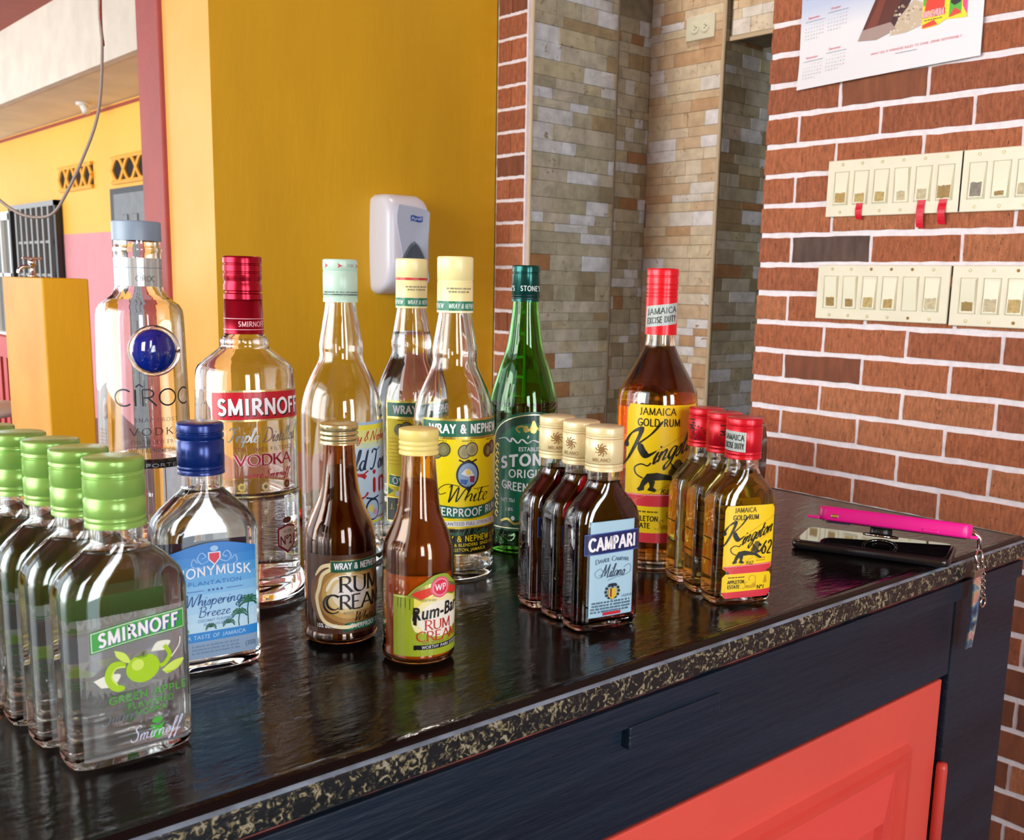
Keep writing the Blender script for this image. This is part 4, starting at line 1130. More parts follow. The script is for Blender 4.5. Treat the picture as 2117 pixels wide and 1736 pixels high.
bm = nb(); box(bm, .030, .046, -.0408, -.0392, .0015, .0045, .0006); obj('port_cover', bm, M_PINKC, pk)
bm = nb(); box(bm, -.091, -.078, -.036, -.020, .0005, .0035, .0008); obj('strap_tab', bm, M_PINKC, pk)
bm = nb(); box(bm, .078, .086, -.036, -.028, .0002, .0038, .0008); obj('strap_tab', bm, M_PINKC, pk)
bm = nb(); rslab(bm, .024, .024, -.0095, -.0012, .011, .001); g_ = obj('grip', bm, mat('grip_black', (.012, .012, .013), .3), pk, True); g_.location = (-.012, 0, 0)
bm = nb(); rslab(bm, .026, .020, -.0028, -.0012, .004, .0005); g_ = obj('camera_bump', bm, mat('lens_purple', (.10, .07, .16), .1), pk, True); g_.location = (-.058, -.02, 0)
bm = nb(); tube(bm, ringpath((-.012, 0, -.0098), (1, 0, 0), (0, 1, 0), .018, 28), .0016, 8); obj('ring', bm, CHROME, pk, True)
# holographic wrist strap hanging over the edge
def holo():
    m = mat('holographic_film', (.6, .6, .65), .12, metal=.7); nt = m.node_tree; L = nt.links.new
    geo = nt.nodes.new('ShaderNodeNewGeometry'); n = nt.nodes.new('ShaderNodeTexNoise'); n.inputs['Scale'].default_value = 38; n.inputs['Distortion'].default_value = 1.5
    L(geo.outputs['Position'], n.inputs['Vector']); cr = nt.nodes.new('ShaderNodeValToRGB'); e = cr.color_ramp.elements
    while len(e) > 1: e.remove(e[-1])
    for i, (t, c) in enumerate([(.28, '#2a4a80'), (.40, '#5f9aca'), (.46, '#c4e0d0'), (.52, '#f8dcb0'), (.57, '#f0c0d8'), (.63, '#5a80b8'), (.72, '#f2ecf8')]):
        el = e[0] if i == 0 else e.new(t); el.position = t; el.color = (*srgb(c), 1)
    L(n.outputs['Fac'], cr.inputs[0]); L(cr.outputs[0], nt.nodes['Principled BSDF'].inputs['Base Color'])
    return m
ks = thing('phone_strap', 'shiny holographic strap with silver clip and chain hanging over the counter edge', 'strap', (1.087, .4925, 1.075))
bm = nb(); tube(bm, [(-.0065, .0125, .002), (-.003, .006, .004), (0, 0, -.002), (.001, -.001, -.014)], .0028, 10); obj('clip', bm, CHROME, ks, True)
bm = nb(); tube(bm, ringpath((.001, -.001, -.023), (1, 0, 0), (0, .25, 1), .0075, 24, R(-60), R(240)), .0017, 8); obj('lobster_hook', bm, CHROME, ks, True)
bm = nb(); tube(bm, ringpath((.001, -.001, -.034), (1, .3, 0), (0, 0, 1), .0045, 20), .0011, 8); obj('split_ring', bm, CHROME, ks, True)
bm = nb(); box(bm, -.0085, .0105, -.003, .002, -.046, -.038, .0008); obj('strap_crimp', bm, mat('brushed_metal', '#b0a8a0', .3, metal=1), ks)
bm = nb(); n_ = 14; A_ = []; B_ = []
for i in range(n_+1):
    z = -.044-.083*i/n_; xx = .001-.0045*i/n_; yy = -.002-.002*math.sin(PI*i/n_); w_ = .0082*(1-.18*i/n_)
    A_.append([bm.verts.new((xx-w_, yy, z)), bm.verts.new((xx+w_, yy, z))]); B_.append([bm.verts.new((xx-w_, yy+.0016, z)), bm.verts.new((xx+w_, yy+.0016, z))])
for i in range(n_):
    bm.faces.new((A_[i][0], A_[i][1], A_[i+1][1], A_[i+1][0])); bm.faces.new((B_[i][0], B_[i+1][0], B_[i+1][1], B_[i][1]))
    for s in (0, 1): bm.faces.new((A_[i][s], A_[i+1][s], B_[i+1][s], B_[i][s]))
bm.faces.new((A_[-1][0], A_[-1][1], B_[-1][1], B_[-1][0])); bm.faces.new((A_[0][0], B_[0][0], B_[0][1], A_[0][1]))
obj('holographic_band', bm, holo(), ks)
bm = nb()
for i in range(9):
    tube(bm, ringpath((.011+.0008*i, -.002, -.036-.0042*i), (1, 0, 0) if i % 2 else (0, 1, 0), (0, 0, 1), .0026, 10), .0007, 6)
obj('chain', bm, CHROME, ks, True)
bm = nb(); tube(bm, ringpath((.019, -.002, -.078), (1, 0, 0), (0, 0, 1), .0055, 20), .0015, 8); obj('end_ring', bm, CHROME, ks, True)
# lighter behind the gin bottle
lt = thing('lighter', 'small red and grey lighter lying on the counter behind the brown rum cream bottle', 'lighter', (.617, 1.098, ZT+.0062), R(-62))
lt.rotation_euler = (0, R(90), R(8))
bm = nb(); lathe(bm, [(0, -.032), (.005, -.032), (.006, -.030), (.006, .016), (0, .016)], 16); obj('lighter_body', bm, mat('lighter_red', '#e8482c', .3), lt, True)
bm = nb(); lathe(bm, [(0, .016), (.0062, .016), (.0062, .030), (.0045, .031), (0, .031)], 16); obj('lighter_head', bm, mat('lighter_grey', '#454048', .3, metal=.7), lt, True)
# black bar stool in the gap between the counter and the brick wall
st = thing('bar_stool', 'black padded bar stool behind the rum flasks with its backrest above the counter', 'stool', (1.60, 1.335, 0), R(-40))
M_VINYL = mat('black_vinyl', (.010, .010, .011), .22, coat=.4)
bm = nb(); N = 14; RS = .19
o_, i_ = [], []
def bk(a, z, d): return (RS*math.sin(a)*(1+0*d)-0, 0, z)
rowsO, rowsI = [], []
for k in range(9):
    tz = k/8; z = .90+.185*tz; e = abs(2*tz-1)
    wid = .155*(1-.10*e**4); dth = .017*(1-e**6*.6)
    ro_, ri_ = [], []
    for i in range(N+1):
        t = i/N*2-1; x = wid*t; y = .09*(1-t*t)*-1; d2 = dth*(1-abs(t)**8*.8)
        ro_.append(bm.verts.new((x, y-d2, z))); ri_.append(bm.verts.new((x, y+d2, z)))
    rowsO.append(ro_); rowsI.append(ri_)
for k in range(8):
    for i in range(N):
        bm.faces.new((rowsO[k][i], rowsO[k][i+1], rowsO[k+1][i+1], rowsO[k+1][i])); bm.faces.new((rowsI[k][i+1], rowsI[k][i], rowsI[k+1][i], rowsI[k+1][i+1]))
    for i in (0, N): bm.faces.new((rowsO[k][i], rowsO[k+1][i], rowsI[k+1][i], rowsI[k][i]))
for i in range(N):
    bm.faces.new((rowsO[0][i], rowsO[0][i+1], rowsI[0][i+1], rowsI[0][i])); bm.faces.new((rowsO[8][i], rowsO[8][i+1], rowsI[8][i+1], rowsI[8][i]))
obj('backrest', bm, M_VINYL, st, True)
bm = nb(); lathe(bm, [(0, .74), (.16, .74), (.185, .755), (.19, .78), (.18, .805), (.15, .815), (0, .82)], 40); so = obj('seat', bm, M_VINYL, st, True); so.location = (0, .09, 0)
bm = nb(); lathe(bm, [(0, 0), (.20, 0), (.205, .008), (.16, .022), (.05, .04), (.03, .06), (.028, .72), (0, .74)], 36); so = obj('pedestal', bm, CHROME, st, True); so.location = (0, .09, 0)
bm = nb(); tube(bm, spline([(-.10, -.045, .95), (-.11, -.03, .80), (-.06, .06, .745), (.06, .06, .745), (.11, -.03, .80), (.10, -.045, .95)]), .009, 10); obj('back_bracket', bm, CHROME, st, True)

# ================================================================== THE BOTTLES
GL = glassmat('clear_glass', (.97, .985, .98))
GLB = glassmat('clear_glass_cool', (.975, .985, .99))
WAT = liquidmat('clear_spirit', 1.35)
BOT_Z = ZT+.0004
def bottle(name, label, group, x, y, rot, cat='bottle'):
    return thing(name, label, cat, (x, y, BOT_Z), R(rot), group)
BLK = ink('#14161a'); WHT = ink('#eef2f8'); RED = ink('#c8102e')
GOLD = foil('#c9a648'); 

# ---- tall clear vodka with blue medallion
b = Bottle(rnd([(0, 40), (1, 43), (4, 45), (8, 45.5), (60, 45.8), (140, 44.8), (200, 43.6), (244, 42.4), (250, 41.4), (255.5, 38), (260, 31.5), (265, 26), (270, 23.6), (274, 22.6), (300, 22.4), (307, 22.4), (308.5, 23.4), (311, 23.4), (312.5, 22), (330, 22)]))
t = bottle('vodka_bottle', 'tall clear vodka bottle with a blue round medallion and grey stopper', 'tall spirit bottles', .3985, 1.0700, -7)
b.make(t, GLB, WAT, .100, wall=3.2, floor=14)
GC = mat('grey_stopper', '#7f93a6', .38)
make_cap(t, 23.6, 318.6, 337.8, GC, (), 1.4)
a = Art()
a.rect(-66, 0, 66, 28, mat('silver_sleeve', '#c4cfd6', .22, metal=.55), 0)
for k in (-46, -2, 42): a.thin('CÎROC'.replace('Î', 'I'), k+4, 5, 5.2, ink('#3a4450'), 1, t=.10, w=20)
for k in (-46, -2, 42): a.stroke([(k-1.2, 11), (k+.2, 12.2), (k+1.4, 11)], .5, ink('#3a4450'), 1)
a.rect(-66, 18, 66, 18.8, ink('#8894a0'), 1)
a.build('neck_sleeve', cylmap(.0227, .2735), t, .0003)
# medallion: a shallow blue dome set in a raised glass ring
bm = nb(); pr = [(0, .0052), (.008, .0048), (.014, .0036), (.019, .0016), (.0215, 0), (.0215, -.002), (0, -.002)]
lathe(bm, pr[::-1], 48); md = obj('medallion', bm, mat('cobalt_blue', '#0a2a9a', .06, coat=1.0), t, True)
md.location = (.0015, -.0433, .2105); md.rotation_euler = (R(90), 0, 0)
bm = nb(); tube(bm, ringpath((.0015, -.0430, .2105), (1, 0, 0), (0, 0, 1), .0232, 48), .0024, 10); obj('medallion_ring', bm, GLB, t, True)
a = Art(); dk = ink('#1a2230'); S = b.surf()
def ciroc(x, y, h, w, m):
    a.thin('CIROC', x, y, h, m, 1, t=.10, w=w)
a.thin('CIROC', 1.5, 155.5, 16.5, dk, 1, t=.095, w=82)
a.stroke([(-17.5, 174.5), (-14, 177.3), (-10.5, 174.5)], 1.5, dk, 1)
a.serif('SNAP FROST', 2, 139.5, 3.6, dk, 1, w=44, gap=.3, thick=.12, thin=.05)
a.serif('VODKA', 2, 126, 7.0, dk, 1, w=54, gap=.35)
a.serif('DISTILLED FROM', 2, 117, 3.6, dk, 1, w=52, gap=.2, thick=.12, thin=.05)
a.serif('FINE FRENCH GRAPES', 2, 108.5, 3.6, dk, 1, w=64, gap=.2, thick=.12, thin=.05)
a.rect(-34, 92, 38, 98, ink('#12161e'), 1); a.text('IMPORTED', 2, 93.2, 3.4, WHT, 2, w=50)
a.build('printed_lettering', S, t, .0002)
a = Art()
for i in range(9): a.small(-20, -4, 100+i*3.6, 1.7, ink('#9a7c5c'), 0, 4, i)
a.build('side_print', b.surf(R(-62)), t, .0002)

# ---- red-capped clear vodka
b = Bottle(rnd([(0, 43), (1.2, 47), (4, 49.2), (10, 49.6), (15, 48.5), (19, 45.6), (22, 44.6), (30, 45.0), (100, 44.6), (199, 42.6), (204, 42.0), (208, 40.2), (216, 31), (223, 22), (225.5, 20.2), (227, 20.8), (230.5, 20.8), (232, 19.6), (234, 17.6), (240, 16.0), (300, 14)]))
t = bottle('vodka_bottle', 'clear vodka bottle with a long dark red metallic cap and red banner label', 'tall spirit bottles', .4114, .8609, -4)
b.make(t, GLB, WAT, .098, wall=3.0, floor=20)
RC = mat('ruby_metal_cap', '#a3122c', .22, metal=.75)
make_cap(t, 16.6, 266, 303, RC, ((272, 1.4, 1.6), (281, .8, 3.0), (289, .9, 1.0), (296, 1.0, 1.0)), 1.6)
bm = nb(); lathe(bm, [(.0175, .236), (.0172, .2365), (.0163, .266), (.0150, .2662)], 72); obj('neck_foil', bm, RC, t, True)
a = Art(); a.text('SMIRNOFF', 2, 6, 4.6, ink('#f0b0b8'), 0, w=26, bold=.01); a.rect(-52, 3.2, 52, 3.7, ink('#f0b0b8'), 0); a.rect(-52, 12.6, 52, 13.1, ink('#f0b0b8'), 0)
a.build('foil_lettering', cylmap(.01725, .2365, taper=-.03), t, .0003)
a = Art(); gd = foil('#e3d79a', .25); S = b.surf(); rd_ = ink('#b80f28', .3)
a.frame(-48, 96, 48, 188.5, 1.5, gd, 0)
def wv_(x, y): return (x, y+1.4*math.cos(x/34))
a.poly([wv_(-48+96*i/20, 188.5) for i in range(21)]+[wv_(48-96*i/20, 161.5) for i in range(21)], gd, 1)
a.poly([wv_(-46.5+93*i/20, 186.8) for i in range(21)]+[wv_(46.5-93*i/20, 163.2) for i in range(21)], rd_, 2)
a.text('SMIRNOFF', .5, 166.6, 14.6, BLK, 3, w=82, bold=.035, warp=lambda x, y: wv_(x+.9, y-.8)); a.text('SMIRNOFF', .5, 167, 14.4, WHT, 4, w=81, bold=.03, warp=wv_)
sv = foil('#aab2b8', .25)
a.script('Triple Distilled', 0, 145, 12, sv, 3, w=66, thick=.14, thin=.05)
a.text('TEN TIMES FILTERED', 0, 137, 3.2, ink('#7c2a34'), 3, w=56)
a.serif('VODKA', -1, 124.5, 9.4, ink('#e8d8dc'), 3, w=52, thick=.32, thin=.16); a.serif('VODKA', -1, 124.5, 9.4, ink('#a01830'), 4, w=52, thick=.20, thin=.08)
a.script('Pierre Smirnoff', 2, 113.5, 7, ink('#b01a38'), 3, w=42)
for x, c in ((-22, '#c8b060'), (-2, '#e8dcb0'), (20, '#7c2a34')):
    a.ell(x, 105.5, 3.6, 3.9, ink(c), 3, 7); a.ell(x, 105.5, 1.8, 2.0, ink('#8a7a50'), 4, 5); a.rect(x-4.5, 100.4, x+4.5, 101.4, ink(c), 3)
a.poly([(8, 66), (8, 50), (19, 42), (30, 50), (30, 66), (19, 69)], ink('#8a2434'), 3); a.poly([(9.5, 64.6), (9.5, 51), (19, 44.4), (28.5, 51), (28.5, 64.6), (19, 67)], ink('#e4dcd8'), 4)
a.text('Nº21', 19, 50.5, 8, ink('#6e1a2a'), 5, w=17, bold=.02); a.text('RECIPE', 19, 61.2, 2.4, ink('#6e1a2a'), 5); a.ell(19, 72.5, 5.5, 3, ink('#6a3a3a'), 3, 9)
a.script('Smirnoff', 38, 52, 10, sv, 3, w=24, thick=.08, thin=.03)
a.build('front_label', S, t, .00025)

# ---- clear gin bottle (empty) with pale green cap
TALL = lambda k=0: [(0, 36.5), (1.2, 38.6), (4, 39.8), (60, 40), (150, 39.6), (160, 38.8), (172, 36.4), (184, 32), (196, 26.4), (205, 22.6), (211, 21.4), (216, 21.8), (221, 21.9), (227, 20.9), (240, 18.6), (262, 15.2), (300, 13.6)]
b = Bottle(rnd([(z, r*(1.03 if z < 200 else 1)) for z, r in TALL()]))
t = bottle('gin_bottle', 'clear empty gin bottle with a pale mint cap and pale blue gin label', 'tall spirit bottles', .537, .9080, 4)
b.make(t, GL, liquidmat('gin_rest', 1.35), .016, wall=2.6, floor=9)
MC = mat('mint_cap', '#b5d6c4', .3)
make_cap(t, 17.0, 263, 304.8, MC, ((268, .5, .9), (293, .5, .8)), 1.6)
a = Art(); a.rect(-58, 7.0, 58, 7.9, BLK, 0)
for k in (-36, 0, 36): a.text('TURN', k, 34, 3, ink('#9ca8a8'), 0, w=8); a.poly([(k+8, 33.2), (k+13, 35.4), (k+8, 37.6), (k+9.4, 35.4)], ink('#c03040'), 0); a.poly([(k-13, 33.2), (k-8, 35.4), (k-13, 37.6), (k-11.6, 35.4)], ink('#c03040'), 0)
a.small(-30, 34, 9, 1.6, ink('#6a7c78'), 0, 10, 2)
a.build('cap_lettering', cylmap(.0171, .263), t, .0002)
a = Art(); S = b.surf(); lb = ink('#c4dcec', .35); ye = ink('#f1e24a', .35); navy = ink('#1c2c50')
a.rect(-34, 42, 38, 147, ink('#a9c6e0'), 0); a.rect(-33, 43.5, 37, 144, ye, 1)
g = gradmat('gin_paper', [(0, '#bcd8ec'), (.8, '#c9e0ee'), (.92, '#dfe6a8'), (1, '#efe04c')], 'Z'); a.rect(-28, 46, 32, 139, ink('#c4dcec'), 2); a.rect(-28, 126, 32, 139, ink('#e2e48c'), 3); a.rect(-28, 121, 32, 126, ink('#d2e2c0'), 3)
a.script('Wray & Nephew', 4, 128, 10, ink('#c23a2c'), 4, w=56, thick=.12, thin=.05)
a.script('Old Tom', 4, 99, 20, navy, 4, w=60, thick=.12, thin=.04, shear=.15)
for x, s in ((-10, 'G'), (10, 'i'), (20, 'n')): pass
# black-letter Gin: upright broken strokes
rg = ink('#b8202c')
def broken(x, y, h, w):
    a.poly([(x, y+.12*h), (x+w*.5, y), (x+w, y+.14*h), (x+w, y+.86*h), (x+w*.5, y+h), (x, y+.84*h)], rg, 4)
broken(8, 74, 17, 4.2); a.ell(10, 96, 2.3, 2.3, rg, 4)
broken(17, 74, 17, 4); broken(26, 74, 17, 4.2); a.poly([(19, 88), (23.5, 91.5), (29, 88.5), (27, 86), (23, 88)], rg, 4)
a.stroke(arc(-8, 82, 11, 12, 50, 330, 20), 4.6, rg, 4, pen=.6, thin=1.4); a.stroke([(-14, 97), (-6, 93), (2, 98)], 3.4, rg, 4, pen=.4, thin=1.2)
a.ell(8, 58, 9.6, 11.5, navy, 4); a.ell(8, 57.6, 8, 9.6, ink('#b8cce0'), 5); a.ell(5, 59, 3.4, 4, ink('#e8d870'), 6, 9); a.ell(11, 55, 3, 3.4, ink('#d0a0b0'), 6, 7); a.stroke([(-1, 70.5), (8, 68.5), (17, 70.5)], 1.6, navy, 5)
a.small(20, 31, 60, 1.4, navy, 4, 3, 4); a.small(-26, 30, 48, 2, ink('#c23a2c'), 4, 8, 5)
a.build('front_label', S, t, .00025)

# ---- overproof white rum: two bottles of one make
CREAMC = mat('cream_plastic_cap', '#ece3a4', .3)
def wn_bottle(label, x, y, rot, level, liq, seal):
    b = Bottle(rnd([(z, r*(1.0 if z < 200 else 1)) for z, r in TALL()]))
    t = bottle('white_rum_bottle', label, 'tall spirit bottles', x, y, rot)
    b.make(t, GL, liq, level, wall=2.6, floor=9)
    make_cap(t, 17.2, 256.5, 309.3, CREAMC, ((286.5, .5, .7), (284.6, .3, .5)), 1.8, knurl_from=None)
    a = Art(); gr = ink('#1d7a5c', .35)
    a.rect(-54.5, 2.2, 54.5, 11, gr, 0)
    for k in (-36, 0, 36): a.text('WRAY & NEPHEW', k+3, 4.2, 4.6, ink('#cfe6da'), 1, w=30, bold=.005, shear=.15)
    a.small(-14, 12, 22, 1.6, ink('#7a7a6a'), 1, 5, 3); a.small(-12, 8, 19, 1.6, ink('#7a7a6a'), 1, 5, 4)
    if seal: a.rect(-54.5, 30, 54.5, 32.4, ink('#c83a34'), 0)
    else: a.rect(-54.5, 0.2, 54.5, 1.6, ink('#f0ecc8'), 0)
    a.build('cap_band', cylmap(.0173, .2565), t, .0002)
    a = Art(); S = b.surf(); ye = ink('#f0dc14', .3); gr = ink('#12694e', .3); gd = foil('#d8c46a', .28); bk = ink('#12140f', .35)
    a.rect(-47, 26, 47, 158.5, gd, 0); a.rect(-46, 27, 46, 52, bk, 1); a.rect(-46, 53, 46, 139, ye, 1); a.rect(-46, 141.5, 46, 156.5, gr, 1)
    a.text('WRAY & NEPHEW', 0, 144.6, 9, WHT, 2, w=76, bold=.03)
    for x0, c in ((-27, '#77784e'), (0, '#a09a68'), (27, '#6e5030')):
        for dx, dy in ((-3.6, -1), (3.6, 1.4)):
            a.ell(x0+dx, 128+dy, 6.6, 7, ink('#3c3a28'), 2+(dx > 0)*2, 20); a.ell(x0+dx, 128+dy, 5.6, 6, ink(c), 3+(dx > 0)*2, 20)
            a.poly([(x0+dx-3, 126+dy), (x0+dx-1, 132+dy), (x0+dx+2, 131+dy), (x0+dx+3.4, 127+dy), (x0+dx, 123.5+dy)], ink('#8c885e'), 6)
        a.small(x0-6, x0+6, 137, 1, bk, 2, 2, 3)
    for i in range(8): a.rect(-44, 117-i*4, -32, 118.2-i*4, ink('#e8b414'), 2)
    a.ell(0, 105, 11.6, 13.4, ink('#1a2a40'), 2); a.ell(0, 104.8, 9.8, 11.4, ink('#8aa6c8'), 3); a.poly([(-7, 106), (-2, 111), (3, 109), (6, 104), (0, 103)], ink('#dce4ec'), 4); a.poly([(-8, 101), (0, 100), (-2, 95), (-7, 97)], ink('#2c64a0'), 4); a.poly([(2, 104), (7, 103), (6, 97), (2, 98)], ink('#8c3048'), 4); a.poly([(-3, 109), (1, 111), (3, 106), (-1, 104)], ink('#e0cc60'), 5)
    a.stroke([(-9, 119.5), (-4, 117.2), (0, 119), (4, 117.2), (9, 119.5)], 1.6, bk, 3); a.poly([(-3, 92), (3, 92), (0, 89)], ink('#1a2a40'), 3)
    a.script('White', 1, 79, 16, bk, 3, w=44, thick=.10, thin=.03); a.stroke(spline([(-21, 88), (-27, 86), (-28, 91), (-20, 96), (-8, 94)], 6), .7, bk, 3); a.stroke([(6, 91), (26, 91.6)], .6, bk, 3)
    f = lambda x, y: (x, y-5.5*(1-math.cos(x/18)) if abs(x) < 60 else y)
    wvr = lambda x, y: (x, y-4.5*math.sin(PI*(x+44)/88)+4)
    a.poly([wvr(-44+88*i/22, 74.5) for i in range(23)]+[wvr(44-88*i/22, 62.5) for i in range(23)], gd, 3)
    a.poly([wvr(-43.6+87.2*i/22, 73.9) for i in range(23)]+[wvr(43.6-87.2*i/22, 63.1) for i in range(23)], gr, 4)
    a.text('OVERPROOF RUM', 0, 64.8, 7.8, WHT, 5, w=78, bold=.02, warp=wvr)
    a.poly([(-45, 64), (-45, 55), (-38, 60)], gr, 3); a.poly([(45, 64), (45, 55), (38, 60)], gr, 3)
    a.rect(-36, 54.6, 36, 60, WHT, 3); a.text('GUARANTEED FULL STRENGTH', 0, 55.8, 3.2, BLK, 4, w=62)
    a.script('Blended & Bottled', 0, 46, 6, ink('#4e8c68'), 2, w=50, thick=.1, thin=.05)
    a.text('J. WRAY & NEPHEW LTD', 0, 39.5, 6.0, ye, 2, w=84, bold=.02); a.text('DISTILLERS & BLENDERS  SINCE 1825', 0, 34.8, 3.0, ye, 2, w=70, bold=.01); a.text('KINGSTON, JAMAICA', 0, 30, 3.0, ye, 2, w=42, bold=.01)
    a.build('front_label', S, t, .00025)
    return t
wn_bottle('nearer clear white rum bottle with a pale cream cap and full yellow and green label', .5990, .8010, -17, .017, liquidmat('rum_rest', 1.35), False)
wn_bottle('white rum bottle standing behind its twin, its cream cap ringed in red', .6460, .9430, -8, .231, WAT, True)

# ---- green ginger wine bottle
b = Bottle(rnd([(0, 33), (1.2, 35.4), (4, 36.6), (60, 37), (150, 37), (163, 36.2), (176, 33.4), (188, 29.8), (200, 26), (211, 22), (222, 19.2), (240, 16.6), (262, 14.0), (300, 13)]))
t = bottle('ginger_wine_bottle', 'green glass wine bottle with a dark green metallic cap and arched green label', 'tall spirit bottles', .7160, .8330, -24)
b.make(t, glassmat('green_glass', (.10, .50, .06)), liquidmat('ginger_wine', 1.35, (.75, .35, .05), 60), .162, wall=2.6, floor=9)
make_cap(t, 15.0, 267, 304.6, mat('dark_teal_cap', '#0f4f4a', .2, metal=.6), ((271, .5, .9), (296.5, .8, 1.0)), 1.4)
a = Art()
for k in (-30, 2, 34): a.text("STONE'S", k, 11, 5.4, ink('#c8dcd8'), 0, w=24, bold=.02)
for y in (3, 6): a.rect(-47.5, y, 47.5, y+.6, BLK, 0)
a.build('cap_lettering', cylmap(.0151, .267), t, .0002)
a = Art(); S = b.surf(); G1 = ink('#0d5a40', .3); G2 = ink('#083a2c', .3); gd = foil('#c8b464', .3)
def arch(i, m, l):
    a.poly([(-48+i, 26+i), (48-i, 26+i), (48-i, 122)]+[((48-i)*math.cos(R(k*9)), 122+(32-i)*math.sin(R(k*9))) for k in range(1, 20)]+[(-48+i, 122)], m, l)
arch(0, G1, 0); arch(2.5, foil('#dfe0b8', .3), 1); arch(3.6, G2, 2); arch(12, ink('#0f6a4c', .3), 3)
for s in (-1, 1):
    for k in range(9): a.stroke(spline([(s*39, 40+k*9), (s*42.5, 43+k*9), (s*40, 47+k*9), (s*38, 44+k*9)], 4), 1.3, gd, 4)
a.stroke(spline([(-14, 132), (-18, 136), (-12, 139), (-6, 134), (-2, 139), (0, 144), (3, 138), (8, 134), (14, 139), (18, 136), (14, 131)], 5), 1.8, gd, 4)
a.ell(0, 136, 4, 5, gd, 4, 8); a.ell(-8, 136, 3, 4, gd, 4, 7); a.ell(8, 136, 3, 4, gd, 4, 7)
a.stroke(spline([(-38, 124), (-30, 126), (-24, 122), (-22, 126), (-16, 121), (-12, 125), (-6, 121), (0, 124), (10, 121), (24, 126)], 6), 1.9, WHT, 4, pen=.3, thin=.6); a.stroke([(-5, 129), (-6, 126)], 1.4, WHT, 4)
a.text('ESTABLISHED 1740', 8, 112.5, 4.2, WHT, 4, w=46, bold=.01)
up_ = lambda x, y: (x, y+5*(1-(x/36)**2)-4)
a.text("STONE'S", 0, 96, 13, WHT, 4, w=68, bold=.045, warp=up_)
a.text('ORIGINAL', 1, 84, 8.8, WHT, 4, w=52, bold=.02)
dn_ = lambda x, y: (x, y-5*(x/36)**2*(-1)-3)
a.text('GREEN GINGER', 0, 69, 9, WHT, 4, w=66, bold=.02, warp=lambda x, y: (x, y-4*(1-(x/36)**2)+4)); a.text('WINE', 0, 58, 6, WHT, 4, bold=.02)
a.text('NET 70cl', -26, 57.5, 4, WHT, 4, w=15); a.text('1.8%', -24, 48, 3.4, WHT, 4); a.ell(-20, 40, 2, 2.4, WHT, 4)
a.stroke(spline([(-34, 36), (-26, 39), (-18, 34), (-8, 37), (0, 34), (8, 37), (18, 34), (26, 39), (34, 36)], 5), 2.4, gd, 4)
a.build('front_label', S, t, .00025)

